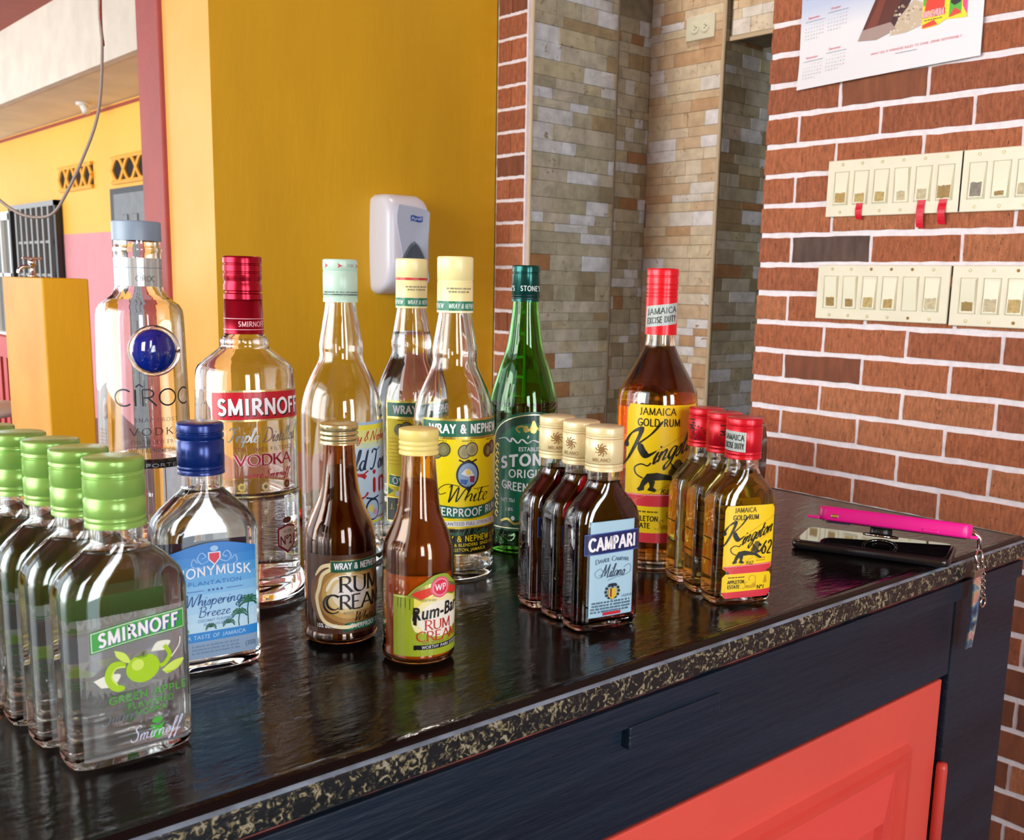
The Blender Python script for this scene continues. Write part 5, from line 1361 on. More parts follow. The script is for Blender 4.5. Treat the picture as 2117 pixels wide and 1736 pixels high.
# ---- gold rum, large bottle and flasks share the print
def k_label(sx, sy, u0, z0):
    """gold rum label laid out for the flask (52 wide, 88 tall), scaled for the large bottle"""
    a = Art(); Y = ink('#f3d21a', .3); K = ink('#15150f', .3); PK = ink('#d83a48', .3); gl = ink('#c79c20', .3); A = a
    T = lambda x, y: (u0+x*sx, z0+y*sy)
    def P(pts, m, l): A.poly([T(*p) for p in pts], m, l)
    P([(-24, 90), (-26, 86), (-26, 31), (-22, 28), (22, 28), (26, 31), (26, 86), (23, 90)], Y, 1)
    P([(-25.5, 31.5), (-22, 28), (22, 28), (25.5, 31.5), (25.5, 34.5), (-25.5, 33)], PK, 2); P([(-25, 32.2), (25, 33.2), (25, 33.9), (-25, 32.9)], ink('#f0a0a0'), 3)
    P([(-23, 25.5), (-26, 22), (-26, 6), (-22, 2), (22, 2), (26, 6), (26, 22), (23, 25.5)], Y, 1)
    P([(-26, 7), (-22, 2), (22, 2), (26, 6), (26, 9), (-26, 8)], PK, 2); P([(-20, 28), (20, 28), (20, 25.5), (-20, 25.5)], PK, 1)
    tx = lambda s, x, y, h, w, m=K, **k: A.text(s, u0+x*sx, z0+y*sy, h*sy, m, 4, w=w*sx, **k)
    tx('JAMAICA', -6, 83.6, 4.6, 22, bold=.0); tx('GOLD RUM', -5, 76.6, 4.8, 26, bold=.01)
    for x0, y0, x1, y1 in ((-8, 60, 26, 80), (-20, 28, 26, 52), (10, 56, 24, 66)):
        A.stroke([T(x0, y0), T((x0+x1)/2, (y0+y1)/2), T(x1, y1)], .3*sy, gl, 3)
    # Kingston, rising to the right
    rise = lambda x, y: (x, y+(x-u0)*.36*sy/sx)
    A.script('K', u0-15.2*sx, z0+62*sy, 18*sy, K, 5, w=18*sx, thick=.22, thin=.05, pen=.5, warp=rise)
    A.script('ingston', u0+7.5*sx, z0+56*sy, 14*sy, K, 5, w=32*sx, thick=.125, thin=.045, pen=.5, shear=.35, warp=rise)
    # 62
    for s, x in (('6', 15), ('2', 21)):
        A.glyphs(CAPS, s, u0+x*sx, z0+43.5*sy, 12*sy, K, 5, w=4.8*sx, thick=.13, thin=.10, shear=.12)
    # walking lion
    lion = [[(-14, 42), (-11, 46.5), (-5, 47.5), (2, 46), (6, 49), (9, 47), (8, 43.5), (4, 42.5), (0, 43), (-6, 42.5), (-9, 41)],
            [(-14, 42), (-15.5, 38), (-17, 36.5), (-16, 35), (-12.5, 36), (-12.5, 38.5), (-10, 41.5)],
            [(-10, 42), (-9, 38.5), (-10.5, 36), (-6, 35), (-5, 36.5), (-7, 38), (-6, 42)],
            [(4, 43.5), (8, 41), (12, 39), (13.5, 40.3), (9.5, 43), (7, 45.5)],
            [(7, 46.5), (11, 47), (14, 50.5), (15.5, 50), (13, 46), (9, 44.5)]]
    for q in lion: P(q, ink('#2a2c24', .3), 5)
    for cx, cy, r_ in ((6.5, 50, 3.6), (8, 53, 3.0), (4.5, 47.6, 2.8)): A.ell(u0+cx*sx, z0+cy*sy, r_*sx, r_*sy, ink('#6a5c2c', .3), 6, 9)
    for i in range(7): A.stroke([T(3+i*.6, 54-i*.7), T(4.5+i*.8, 50.5-i*.5), T(3+i*1.1, 46.6-i*.1)], .45*sy, K, 7)
    P([(9.5, 54.5), (12.6, 52.6), (11.8, 50.6), (9, 50.8)], K, 7)
    A.stroke([T(*p) for p in spline([(-13.5, 43.5), (-18, 46), (-19, 50), (-15, 52.5), (-11, 51.6), (-9, 53.6)], 6)], .8*sy, K, 6)
    tx('K62', 1, 33.8, 3.4, 7, shear=.3); A.small(u0+8*sx, u0+18*sx, z0+39*sy, 1*sy, gl, 4, 3, 1); A.small(u0+8*sx, u0+18*sx, z0+36.8*sy, 1*sy, gl, 4, 3, 2)
    A.small(u0-20*sx, u0-4*sx, z0+21.6*sy, 1*sy, K, 4, 4, 6)
    tx('APPLETON', -12, 16, 3.4, 17, bold=.015); tx('ESTATE', -14.2, 11.4, 3.4, 12, bold=.015); tx('Nº1', 14, 9.6, 3.6, 7, bold=.02)
    A.script('Smith', u0+2*sx, z0+11*sy, 6*sy, gl, 4, w=14*sx, thick=.1, thin=.05); A.stroke([T(*p) for p in arc(5, 20, 3.6, 3.2, -40, 220, 12)], .5*sy, gl, 4); P([(17, 15), (21, 15), (20.4, 18), (19, 23), (17.6, 18)], gl, 4)
    return a
RUBY = mat('red_metal_cap', '#d01428', .28, metal=.35)
SEAL = ink('#b9c6c2', .4)
def stamp(a, x0, x1, y0, y1, sh=0.0):
    f = lambda x, y: (x, y+sh*(x-x0))
    a.poly([f(x0, y0), f(x1, y0), f(x1, y1), f(x0, y1)], SEAL, 1)
    ink_ = ink('#3c443e'); gy = ink('#8fa09a')
    for k in range(int((x1-x0)/2.0)):
        x = x0+1+k*2.0
        a.poly([f(x, y0), f(x+.25, y0), f(x+.25, y1), f(x, y1)], gy, 2)
    for s, yy in (('JAMAICA', .56), ('EXCISE DUTY', .14)):
        a.text(s, (x0+x1)/2, y0+(y1-y0)*yy, (y1-y0)*.30, ink_, 3, w=(x1-x0)*.84, bold=.01, warp=f)
b = Bottle(rnd([(0, 37), (1.2, 39.4), (4, 40.6), (60, 41), (170, 41), (178, 40.2), (187, 36.8), (197, 31), (207, 25.4), (217, 20), (226, 16), (232, 14.8), (300, 14.2)]))
t = bottle('gold_rum_bottle', 'large amber gold rum bottle with a long red cap and yellow label', 'tall spirit bottles', .7890, .7060, -43)
b.make(t, glassmat('clear_glass_warm', (.98, .97, .93)), liquidmat('amber_rum', 1.35, (.93, .66, .06), 66), .2265, wall=2.6, floor=9)
make_cap(t, 16.2, 238, 304, mat('scarlet_cap', '#dc1626', .26, metal=.2), ((276, .7, .8), (279.5, .7, .8), (283, .7, .8), (288, .7, .8), (296, .8, 1.0)), 1.6)
a = Art(); stamp(a, -20, 18, 7, 28, .12); a.build('paper_seal', cylmap(.0163, .238), t, .00025)
k_label(1.66, 1.60, 7, 26).build('front_label', b.surf(), t, .00025)

AMB = liquidmat('golden_rum', 1.35, (.985, .86, .05), 48)
def flask(name, label, group, x, y, rot, hx, hy, gm, lm, level, H_, shoulder):
    b = Bottle([(0, hx*.90, hy*.84, 4.2), (1.5, hx*.96, hy*.94, 4.4), (5, hx*.99, hy*.985, 4.6), (10, hx, hy, 4.6)] + shoulder, seg=84)
    t = bottle(name, label, group, x, y, rot)
    b.make(t, gm, lm, level, wall=2.2, floor=7)
    return b, t
SH = lambda hx, hy, z0, rn, zn, zt: [(z0*.55, hx, hy, 4.6), (z0, hx, hy, 4.6), (z0+5, hx*.985, hy*.98, 4.2), (z0+11, hx*.93, hy*.95, 3.8), (z0+18, hx*.78, hy*.90, 3.0), (z0+25, hx*.58, rn*1.06, 2.3), (zn, rn*1.0, rn*.99, 2.0), (zn+2.5, rn, rn, 2.0), (zt, rn*.98, rn*.98, 2.0)]
# three flasks of gold rum
def k_flask(label, x, y, rot, front, capart):
    b, t = flask('rum_flask', label, 'gold rum flasks', x, y, rot, 31.5, 17.5, GL, AMB, .124, 171, SH(31.5, 17.5, 92, 14.6, 125, 160))
    make_cap(t, 16.6, 134, 171, RUBY, ((137.4, .5, .8), (140.4, .4, .6), (163.5, .6, .8), (165.6, .5, .6)), 1.2, knurl_from=166.5)
    a = Art()
    if capart == 0:
        stamp(a, -30, -7, 8, 26, -.05)
    else:
        o = -18 if capart == 1 else -4
        rot_ = lambda x, y: (o-(y-18), 18+(x))
        a.text('Nº1', 0, 12, 6.4, BLK, 2, w=11, bold=.03, warp=lambda x, y: (o-8+(y-12), 22+x*.9))
        for k in range(14): a.rect(o+9*math.cos(R(k*24))-.5, 14+6.5*math.sin(R(k*24))-.7, o+9*math.cos(R(k*24))+.5, 14+6.5*math.sin(R(k*24))+.7, BLK, 2)
        a.stroke(arc(o, 14, 3.2, 3, 60, 300, 10), .6, BLK, 2)
    a.build('cap_print', cylmap(.0167, .134), t, .00025)
    k_label(1.0, .985, 1.5, 4).build('front_label', b.surf(), t, .00025)
    a = Art(); a.rect(-8, 40, 8, 41.2, BLK, 0); a.rect(-8, 60, 8, 61.2, BLK, 0)
    a.build('level_marks', b.surf(R(-92)), t, .0002)
    return t
k_flask('front gold rum flask of the three with a paper seal on its red cap', .7525, .5665, -22, True, 0)
k_flask('middle gold rum flask of the three red-capped ones in a row', .7660, .6000, -22, False, 2)
k_flask('rear gold rum flask next to the large gold rum bottle, red cap with black print', .7795, .6340, -22, False, 1)

# ---- three red bitters flasks
CREAM2 = mat('cream_metal_cap', '#e4d5a4', .26, metal=.1)
CAMP = liquidmat('ruby_bitters', 1.35, (.74, .02, .08), 250)
def c_flask(label, x, y, rot, o):
    b, t = flask('bitters_flask', label, 'red bitters flasks', x, y, rot, 32, 16.8, GL, CAMP, .1265, 171, SH(32, 16.8, 91, 13.9, 124, 160))
    make_cap(t, 16.0, 134.5, 171, CREAM2, ((137.5, .45, .7), (140.2, .45, .7), (162.8, .6, .8), (165.2, .5, .6)), 1.2, knurl_from=166.5)
    a = Art(); br = ink('#8c6a3a')
    a.text('MILANO', o, 8.6, 3.0, br, 0, w=15, bold=.0)
    for k in range(9): a.stroke(spline([(o+5.4*math.cos(R(k*40)), 18.5+5.4*math.sin(R(k*40))), (o+3.4*math.cos(R(k*40+25)), 18.5+3.4*math.sin(R(k*40+25))), (o+2*math.cos(R(k*40)), 18.5+2*math.sin(R(k*40)))], 3), .8, br, 0)
    a.poly([(o-1.8, 21), (o+1.8, 21), (o+1.8, 17.5), (o, 15.5), (o-1.8, 17.5)], br, 1)
    for yy in (6.2, 27): a.rect(-50, yy, 50, yy+.35, br, 0)
    a.build('cap_print', cylmap(.0161, .1345), t, .00025)
    a = Art(); S = b.surf(); lb = ink('#a9d2e6', .35); db = ink('#16255e', .3); gy = ink('#6f98ae')
    a.rect(-22, 12, 22, 94, lb, 0); a.frame(-22, 12, 22, 94, .5, ink('#8fbcd4'), 1)
    tl = lambda x, y: (x, y+.02*x)
    a.poly([tl(-27, 66.5), tl(27, 66.5), tl(27, 84.5), tl(-27, 84.5)], ink('#3a5ea8'), 2); a.poly([tl(-26.4, 67.3), tl(26.4, 67.3), tl(26.4, 83.7), tl(-26.4, 83.7)], db, 3)
    a.text('CAMPARI', 0, 69.6, 11.6, WHT, 4, w=46, bold=.035, warp=tl)
    a.glyphs(CAPS, 'Davide Campari', 0, 58.5, 4.0, ink('#5f7f98'), 4, w=33, serif=True, smallcaps=.75, warp=lambda x, y: (x, y-.006*x*x+1))
    a.script('Milano', 1, 46, 11, ink('#3c4f6c'), 4, w=24, thick=.08, thin=.03)
    a.stroke(spline([(-6, 49), (-13, 46), (-17, 50), (-12, 54), (-9, 50), (-13, 48)], 6), .4, gy, 4); a.stroke(spline([(12, 53), (18, 55), (19, 49), (13, 46), (4, 45), (-4, 43)], 6), .4, gy, 4)
    a.ell(1, 33, 8, 7.4, ink('#8ab4ca'), 1, 12)
    for k in range(12): a.ell(1+6.6*math.cos(R(k*30)), 33+6*math.sin(R(k*30)), 1.5, 1.3, ink('#2c3a34'), 4, 6)
    a.poly([(-3, 36), (5, 36), (5, 29), (1, 26), (-3, 29)], ink('#d8b83c'), 5); a.poly([(-1.4, 36), (.2, 36), (.2, 28), (-1.4, 29)], ink('#8c2a2a'), 6); a.poly([(-3, 40), (5, 40), (1, 36)], ink('#20283c'), 5)
    for i, yy in enumerate((24.6, 22, 19.4, 16.8)): a.small(-19 if i < 2 else -20, 19, yy-1, 1.7, ink('#4e6c84'), 4, 9, i)
    a.text('LIQUEUR', 16, 27, 2, ink('#4e6c84'), 4)
    a.rect(-8, 13, 10, 15.6, ink('#c8283c'), 4)
    a.build('front_label', S, t, .00025)
    return t
c_flask('front red bitters flask of the three, blue and white label in full view', .5999, .5937, -11, -12)
c_flask('middle red bitters flask of the three cream-capped ones', .6068, .6290, -11, -19)
c_flask('rear red bitters flask beside the green wine bottle label, third of three', .6110, .6645, -11, -9)

# ---- five green-capped apple vodka flasks
GCAP = mat('apple_green_cap', '#86b458', .26, metal=.25)
def g_flask():
    b, t = flask('vodka_flask', 'x', 'green-capped apple vodka flasks', 0, 0, 0, 36.6, 17.8, glassmat('clear_glass_green_tint', (.965, .985, .972)), WAT, .127, 181, SH(36.6, 17.8, 101, 14.4, 131, 170))
    make_cap(t, 17.0, 141, 181, GCAP, ((144, .5, .8), (147, .4, .6), (158.5, 1.0, 1.4), (170.5, .7, .9), (173.4, .5, .7)), 1.2, knurl_from=175)
    a = Art(); S = b.surf(); g1 = ink('#3ba544', .3); g2 = ink('#2c8438', .3); pale = ink('#d8ecd8', .3)
    wv = lambda x, y: (x, y+.10*x-.0012*x*x)
    u = 4
    def band(i, m, l, y0=74, y1=87):
        a.poly([wv(-28+i+u+(56-2*i)*k/16, y1-i) for k in range(17)]+[wv(28-i+u-(56-2*i)*k/16, y0+i) for k in range(17)], m, l)
    band(0, g2, 0); band(.7, pale, 1); band(1.2, g1, 2)
    a.text('SMIRNOFF', u+.6, 75.8, 8.8, ink('#3c5c9c'), 3, w=47, bold=.04, warp=wv); a.text('SMIRNOFF', u, 76.3, 8.6, WHT, 4, w=46, bold=.03, warp=wv)
    # apple with peel and slices
    ag, al, ad, wt = ink('#a6d62c', .25), ink('#cdec6a', .25), ink('#7cae22', .25), ink('#e6f0e0', .3)
    a.poly([(u+1+9.6*math.cos(R(k*12))*(1+.03*math.cos(R(k*24))), 57+8.8*math.sin(R(k*12))-(1.4 if 70 < k*12 < 110 else 0)) for k in range(30)], ag, 5)
    a.ell(u-2, 59.5, 3.6, 3.4, al, 6, 16); a.ell(u+1, 64, 3, .8, ad, 6, 12); a.stroke([(u+1, 64), (u+2, 67)], .8, ink('#5a6a20'), 7)
    a.stroke(spline([(u-9, 61), (u-16, 62), (u-19, 56), (u-16, 49), (u-10, 47)], 6), 4.0, ag, 5, taper=True); a.stroke(spline([(u-9, 60), (u-14.5, 60), (u-17, 55), (u-14, 50)], 6), 1.0, al, 6)
    a.poly(spline([(u-27, 55), (u-20, 57), (u-12, 56), (u-16, 50), (u-23, 50)], 4), wt, 4)
    a.poly(spline([(u-15, 71), (u-9, 68), (u-6, 62), (u-10, 63), (u-14, 67)], 4), al, 4); a.poly(spline([(u+6, 66), (u+10, 71), (u+18, 70), (u+14, 65)], 4), wt, 4)
    a.stroke(spline([(u+14, 68), (u+17, 62), (u+14, 57), (u+11, 56)], 6), 2.6, ag, 5); a.stroke(spline([(u+18, 60), (u+23, 66), (u+24, 71)], 6), .8, wt, 5)
    a.poly(spline([(u+12, 53), (u+19, 57), (u+26, 57), (u+22, 52), (u+15, 50)], 4), al, 4); a.poly(spline([(u+13, 52), (u+19, 51.5), (u+24, 55), (u+17, 50)], 3), ag, 5)
    gt_ = ink('#4fae3c', .3)
    a.text('GREEN APPLE', u+4, 38.5, 4.6, gt_, 3, w=46, bold=.015); a.text('FLAVORED', u+5, 33, 3.6, gt_, 3, w=27, bold=.01); a.text('VODKA', u+5, 28.4, 3.4, gt_, 3, w=18, bold=.01)
    a.poly([(u+4, 13), (u+8, 10.5), (u+12, 13), (u+11, 18), (u+13, 20.5), (u+8, 19), (u+3, 20.5), (u+5, 18)], ink('#4cb444', .3), 3); a.ell(u+8, 22.5, 3.2, 2, ink('#4cb444', .3), 3, 10)
    a.script('Smirnoff', u+7, 12.5, 9, ink('#cfd8f2'), 5, w=30, thick=.08, thin=.04)
    a.build('front_label', S, t, .00022)
    film = mat('milky_label_film', (.80, .86, .90), .35, alpha=.20)
    fl = Art(); fl.rect(-30, 6, 33, 92, film, 0); fl.build('label_film', S, t, .0001)
    a = Art(); Sb = b.surf(R(180)); gf = mat('green_tinted_film', (.25, .62, .30), .3, alpha=.30)
    a.rect(-31, 76, 31, 102, gf, -.5); a.rect(-31, 20, 31, 76, film, -.5)
    a.rect(-30, 58, 30, 74, ink('#aebfd8', .4), 0); a.rect(-28, 84, 28, 96, g1, 0); a.small(-26, 26, 70, 1.4, ink('#6a7890'), 1, 8, 1); a.small(-26, 26, 66, 1.4, ink('#6a7890'), 1, 8, 2); a.small(-26, 26, 62, 1.4, ink('#6a7890'), 1, 8, 3)
    a.text('IMAGINATION', 0, 87.5, 5, ink('#bfe0bc'), 1, w=44)
    a.build('back_label', Sb, t, .00022)
    return t
g1_ = g_flask()
g1_.location = (.2047, .6017, BOT_Z); g1_['label'] = 'front green-capped apple vodka flask, nearest the counter edge, whole label visible'
copy_tree(g1_, (.1995, .6450, BOT_Z), R(1.5), 'second green-capped apple vodka flask, directly behind the nearest one')
copy_tree(g1_, (.1960, .6875, BOT_Z), R(-1), 'third green-capped apple vodka flask counted from the nearest one')
copy_tree(g1_, (.1880, .7290, BOT_Z), R(.5), 'fourth green-capped apple vodka flask, mostly cut by the photo edge')
copy_tree(g1_, (.1800, .7710, BOT_Z), R(0), 'rearmost green-capped apple vodka flask, only its cap rim showing')

# ---- blue-capped coconut rum flask
b, t = flask('rum_flask', 'clear flask with a navy blue cap and sky blue palm label', 'single flasks', .3030, .7090, -8, 37.5, 18, GL, WAT, .134, 182, SH(37.5, 18, 102, 14.6, 134, 172))
make_cap(t, 16.4, 145.0, 182, mat('navy_metal_cap', '#0c2c74', .24, metal=.3), ((148.3, .5, .8), (151.1, .4, .7), (170, 1.0, 1.3), (175, .9, 1.1)), 1.6)
a = Art(); S = b.surf(); u = 2
pap = gradmat('breeze_paper', [(0, '#cfe8f6'), (.2, '#bfe0f4'), (.45, '#8ec6ec'), (.75, '#3f96dc'), (1, '#2478cc')], 'Z', .35)
top = [(u-31+62*i/18, 91+6*math.sin(PI*i/18)) for i in range(19)]
a.poly([(u+31, 12.5), (u+29, 11), (u-29, 11), (u-31, 12.5)]+top, ink('#8aa6c4'), 0)
bd = [ink(c, .35) for c in ('#bfe2f6', '#b4dcf4', '#a6d4f2', '#94caee', '#7dbcea', '#62ace4', '#4a9cdc', '#378cd6', '#2c80d0')]
for i in range(9):
    y0 = 31+i*7; y1 = y0+7 if i < 8 else None
    if i < 8: a.rect(u-31, y0, u+31, y1, bd[i], 1)
    else: a.poly([(u+31, y0), (u-31, y0)]+top, bd[i], 1)
a.rect(u-31, 24, u+31, 31, ink('#2f8ad4', .35), 2); a.text('A TASTE OF JAMAICA', u, 26, 2.9, ink('#bfe0f6'), 3, w=42, shear=.1)
for yy, s in ((20, 1), (17.4, 2), (14.8, 3)): a.small(u-18, u+16, yy, 1.3, ink('#5f7ea0'), 2, 8, s)
a.text('(350)', u+25, 15.4, 3.4, ink('#3f5878'), 2, w=8)
lb = ink('#9cc8ee')
for s in (-1, 1):
    a.stroke(spline([(u+s*4, 84), (u+s*9, 82), (u+s*12, 86), (u+s*9, 90), (u+s*6, 87), (u+s*9, 85.5)], 6), .8, lb, 4, pen=.3, thin=.4)
    a.stroke(spline([(u+s*5, 80), (u+s*10, 78.5), (u+s*16, 81), (u+s*15, 86), (u+s*12, 83)], 6), .7, lb, 4, pen=.3, thin=.3)
a.poly([(u-4.5, 90), (u+4.5, 90), (u+4.5, 85), (u, 80), (u-4.5, 85)], ink('#dce8f4'), 4); a.poly([(u-3.6, 89.2), (u+3.6, 89.2), (u+3.6, 85.2), (u, 81.2), (u-3.6, 85.2)], ink('#d83450'), 5); a.ell(u, 92.5, 3, 2.2, lb, 4, 8)
a.text('MONYMUSK', u-1, 70.5, 7.4, WHT, 4, w=54, bold=.008, warp=lambda x, y: (x, y+2.4*(1-((x-u)/27)**2))); a.text('PLANTATION', u, 66, 3, ink('#1f5fb0'), 4, w=38)
for k in range(4):
    cx = u-4.5+k*3; a.poly([(cx+(1.3 if j % 2 == 0 else .55)*math.cos(R(90+36*j)), 62+(1.3 if j % 2 == 0 else .55)*math.sin(R(90+36*j))) for j in range(10)], ink('#1f4f96'), 4)
a.stroke([(u-20, 62), (u-14, 62), (u-8, 62)], .4, ink('#1f4f96'), 4); a.stroke([(u+8, 62), (u+14, 62), (u+20, 62)], .4, ink('#1f4f96'), 4)
a.script('Whispering', u-1, 51, 8.6, ink('#1a4a8c'), 4, w=41, thick=.09, thin=.06, shear=.1); a.script('Breeze', u-1, 42.4, 7.4, ink('#1a4a8c'), 4, w=23, thick=.09, thin=.06, shear=.1)
a.text('COCONUT FLAVORED', u, 38.4, 2, ink('#4a7cac'), 4, w=26); a.text('RUM LIQUEUR', u, 35.4, 2, ink('#4a7cac'), 4, w=18)
pg = ink('#2f7a5a'); pd = ink('#1f5a48')
for cx, cy, r_ in ((u+24, 49, 8), (u+17, 41, 6), (u+9, 35, 4.6), (u-4, 34, 4.0)):
    for k in range(9):
        an = R(-20+k*27.5); a.stroke(spline([(cx, cy), (cx+r_*.55*math.cos(an), cy+r_*.5*math.sin(an)+1), (min(cx+r_*math.cos(an), u+30.5), cy+r_*.75*math.sin(an)-1)], 3), r_*.18, pg if k % 2 else pd, 4, taper=True)
    if r_ > 5: a.stroke([(cx, cy), (cx-.8, cy-6), (cx-.4, 31.5)], .8, pd, 3)
a.ell(u-25, 42, 3.6, 3, ink('#d8323c'), 5, 9); a.ell(u-22.5, 40, 2.4, 2.2, ink('#e8505c'), 6, 7); a.ell(u-26, 35, 3.4, 3, pg, 4, 8); a.ell(u-22, 33, 2.6, 2.4, ink('#4a9a68'), 5, 7)
a.build('front_label', S, t, .00022)
a = Art(); a.rect(-32, 10, 32, 92, ink('#17357a', .4), 0); a.build('back_label', b.surf(R(180)), t, .00022)

# ---- two rum creams
BRG = glassmat('brown_glass', (.54, .24, .11)); BRG2 = glassmat('orange_brown_glass', (.89, .57, .28))
CR1 = mat('dark_cream_liqueur', '#4a2414', .5); CR2 = mat('cream_liqueur', '#dc8c38', .5)
b = Bottle(rnd([(0, 23), (1.5, 26.5), (4, 28.4), (7, 28.8), (10, 28.0), (13, 27.4), (16, 28.2), (75, 28.2), (86, 27.8), (94, 25.8), (104, 21.6), (114, 17.4), (124, 15.0), (158, 12.2), (168, 12)]))
t = bottle('rum_cream_bottle', 'dark brown rum cream bottle with a silver-gold cap and swirl label', 'rum cream bottles', .4115, .7005, -10)
b.make(t, BRG, CR1, .140, wall=1.8, floor=5, opaque=True)
make_cap(t, 15.0, 158.6, 174.6, mat('champagne_cap', '#c9bd8c', .22, metal=.75), ((161.2, .9, 1.3), (165, .9, 1.3), (168.6, .8, 1.1)), 1.0, knurl_from=170)
a = Art(); S = b.surf(); u = 1
a.rect(-40, 11, 42, 75, ink('#4a2c1c', .35), 0)
for i, c in enumerate(('#6b4426', '#8c6030', '#ab8244', '#c8a460', '#dcc68e', '#e9e0c8', '#ece8e2')):
    f_ = 1-i*.115; a.ell(u-3, 42+i*.4, 35*f_, 30*f_, ink(c, .35), 1+i, 36)
a.stroke(spline([(u-31, 58), (u-24, 66), (u-10, 68), (u-24, 60), (u-28, 48), (u-30, 38), (u-24, 22), (u-8, 17), (u+10, 20)], 8), 3.0, ink('#f2e4b4', .35), 8, taper=True)
a.stroke(spline([(u-20, 66), (u-4, 60), (u-16, 56), (u-22, 46)], 8), 2.4, ink('#f6efd8', .35), 8, taper=True)
gr = ink('#0f5a46', .35)
a.rect(u-18.5, 61, u+24.5, 71, foil('#c8b878'), 9); a.rect(u-18, 61.6, u+24, 70.4, gr, 10); a.text('WRAY & NEPHEW', u+3, 63.8, 5.2, WHT, 11, w=37, bold=.015)
a.serif('RUM', u+6, 45.5, 12.5, BLK, 9, w=36, gap=.04, thick=.17); a.serif('CREAM', u+3, 31.5, 11.5, BLK, 9, w=50, gap=.02, thick=.17)
a.stroke(arc(u-17, 36, 7, 7.5, 50, 310, 18), 1.7, BLK, 9, pen=.35, thin=.6)
a.text('MADE WITH PREMIUM', u+6, 27.6, 2.0, ink('#8a6a44'), 9, w=30); a.script('White', u+8, 21.6, 7, BLK, 9, w=18, thick=.10, thin=.04)
a.rect(u-6, 14.4, u+30, 20.4, ink('#12805e', .35), 9); a.poly([(u-6, 20.4), (u-10, 18), (u-8, 12.6), (u-3, 14.4)], gr, 8); a.text('OVERPROOF RUM', u+12, 15.8, 3.8, WHT, 10, w=32, bold=.015)
a.text('15% alc/vol', u-22, 16.6, 3.2, WHT, 9, w=15, bold=.015)
a.build('front_label', S, t, .00025)
b = Bottle(rnd([(0, 22), (1.5, 25.5), (4, 27.4), (8, 27.8), (11, 27.0), (14, 26.6), (17, 27.0), (72, 27.2), (76, 26.9), (80, 27.2), (88, 26.6), (96, 24.0), (106, 19.6), (116, 16.2), (130, 14.6), (158, 12.4), (168, 12)]))
t = bottle('rum_cream_bottle', 'orange-brown rum cream bottle with a pale yellow cap and lime bordered label', 'rum cream bottles', .4355, .6260, -6)
b.make(t, BRG2, CR2, .070, wall=1.8, floor=5, opaque=True)
obj_l2 = Bottle(b.L.copy() if False else [(z*1000, x*1000, y*1000, n) for z, x, y, n in b.L]) if False else None
bm = nb(); rr = []
for z in np.linspace(.0705, .138, 24):
    hx, hy, n = b.at(z); rr.append((hx-.0022, z))
lathe(bm, [(0, .0703)]+rr+[(0, .138)], 48); obj('upper_liquid', bm, mat('brown_liqueur', '#6e3a1c', .5), t, True)
make_cap(t, 14.9, 158.6, 177.4, mat('pale_yellow_cap', '#e2d27c', .34), ((161.4, .7, 1.2), (165, .7, 1.2), (168.6, .6, 1.0)), 1.0, knurl_from=172)
a = Art(); S = b.surf(); u = 0
lime = gradmat('lime_foil', [(0, '#8fa01c'), (.3, '#c8d84a'), (.6, '#7c8c1c'), (1, '#a8bc30')], 'X', .3)
a.rect(-34, 9, 38, 56, ink('#9cb02c', .3), 0)
for x in (-30, -27.5, -24, -20.5): a.rect(x, 11, x+.8, 54, ink('#5c6a18'), 1)
a.rect(-33.5, 9.5, 37.5, 10.4, foil('#d8dc8c'), 1); a.rect(-33.5, 54.6, 37.5, 55.4, foil('#d8dc8c'), 1)
a.rect(-17, 16, 36, 55, ink('#efe468', .3), 2); a.ell(u+4, 37, 23, 18, ink('#f2ecb0', .3), 3); a.ell(u+4, 37, 18, 14, ink('#f0efe0', .3), 4)
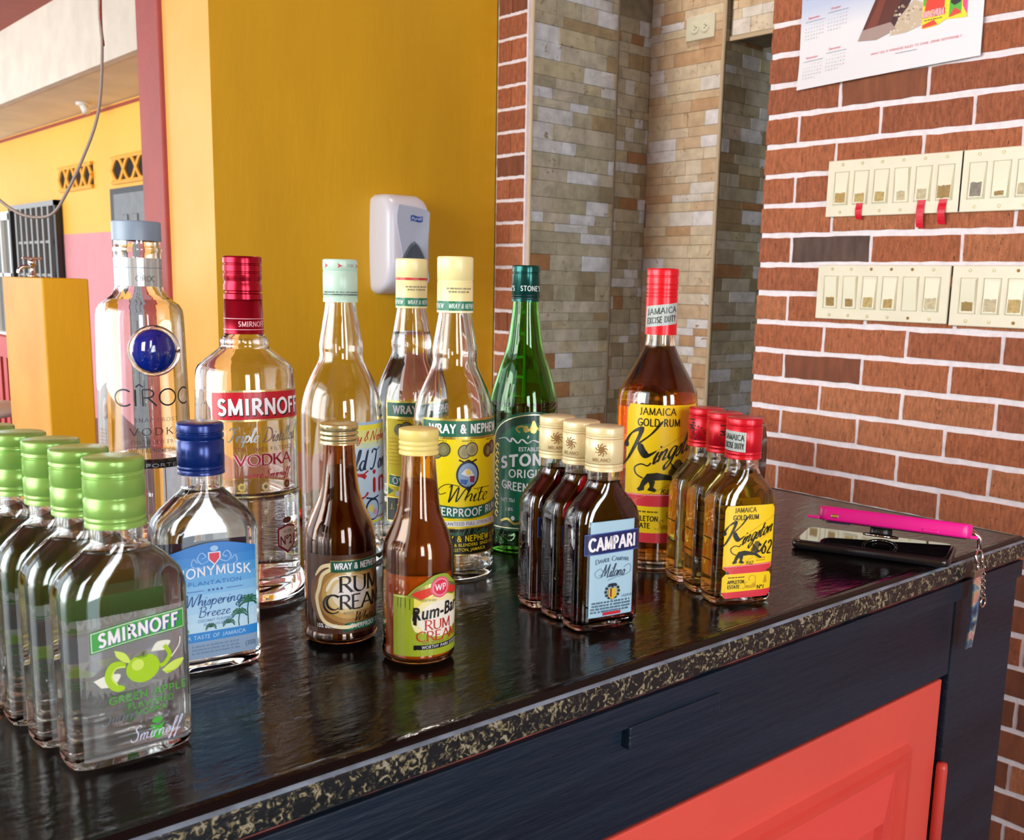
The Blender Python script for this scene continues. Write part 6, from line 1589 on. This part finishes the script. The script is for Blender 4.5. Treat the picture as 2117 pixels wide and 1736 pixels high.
a.poly(spline([(u-22, 56), (u-16, 62), (u-10, 66), (u-2, 71), (u+8, 71), (u+15, 66), (u+22, 61), (u+28, 55)], 4), ink('#8fae3c', .3), 5)
a.poly(spline([(u-20, 56), (u-14, 62), (u+3, 66), (u+20, 61), (u+26, 55), (u+18, 53), (u+3, 57), (u-12, 52)], 4), foil('#d8dc8c'), 6)
a.poly(spline([(u-19, 57), (u-13, 60), (u+3, 63), (u+19, 59), (u+24, 56), (u+18, 54), (u+3, 58), (u-12, 53)], 4), ink('#d8402c', .3), 7)
a.ell(u+3, 61.5, 8, 8, ink('#e4607c', .3), 8); a.ell(u+3, 61.5, 6.6, 6.6, ink('#f0a8b8', .3), 9); a.ell(u+3, 61.5, 5.8, 5.8, ink('#dc3858', .3), 10); a.text('WP', u+3, 59.2, 5, WHT, 11, bold=.02)
a.text('CERTIFIED', u-6, 51.4, 1.8, ink('#a08c50'), 8)
a.text('Rum-Bar', u+2, 38.8, 9.6, BLK, 8, w=40, bold=.02, shear=.08, warp=lambda x, y: (x, y+.10*(x-u))); a.poly([(u-17, 44), (u-14.6, 45), (u-15, 33), (u-17.4, 34)], BLK, 8)
a.serif('RUM', u+2, 29.4, 7.4, ink('#c0302c'), 8, w=22, gap=.06, thick=.15); a.serif('CREAM', u+3, 20.8, 7.4, ink('#c0302c'), 8, w=36, gap=.06, thick=.15)
a.text('MADE WITH REAL CREAM', u+2, 18.6, 1.6, ink('#a08c50'), 8, w=26)
a.rect(-17, 13.8, 37.5, 17.8, BLK, 8); a.text('WORTHY PARK ESTATE', u+6, 14.8, 2.4, WHT, 9, w=34)
a.small(-14, 34, 11.4, 1.2, ink('#5c6a18'), 2, 7, 3)
a.build('front_label', S, t, .00025)

# ---- amber flask cut by the left edge of the picture
b, t = flask('rum_flask', 'amber flask whose base just shows at the left edge of the photo', 'single flasks', .108, .800, 0, 36, 18, GL, AMB, .10, 170, SH(36, 18, 96, 14.6, 125, 158))
make_cap(t, 16.4, 134, 168, mat('gold_cap', '#b8983c', .3, metal=.6), ((138, .5, .8),), 1.2)
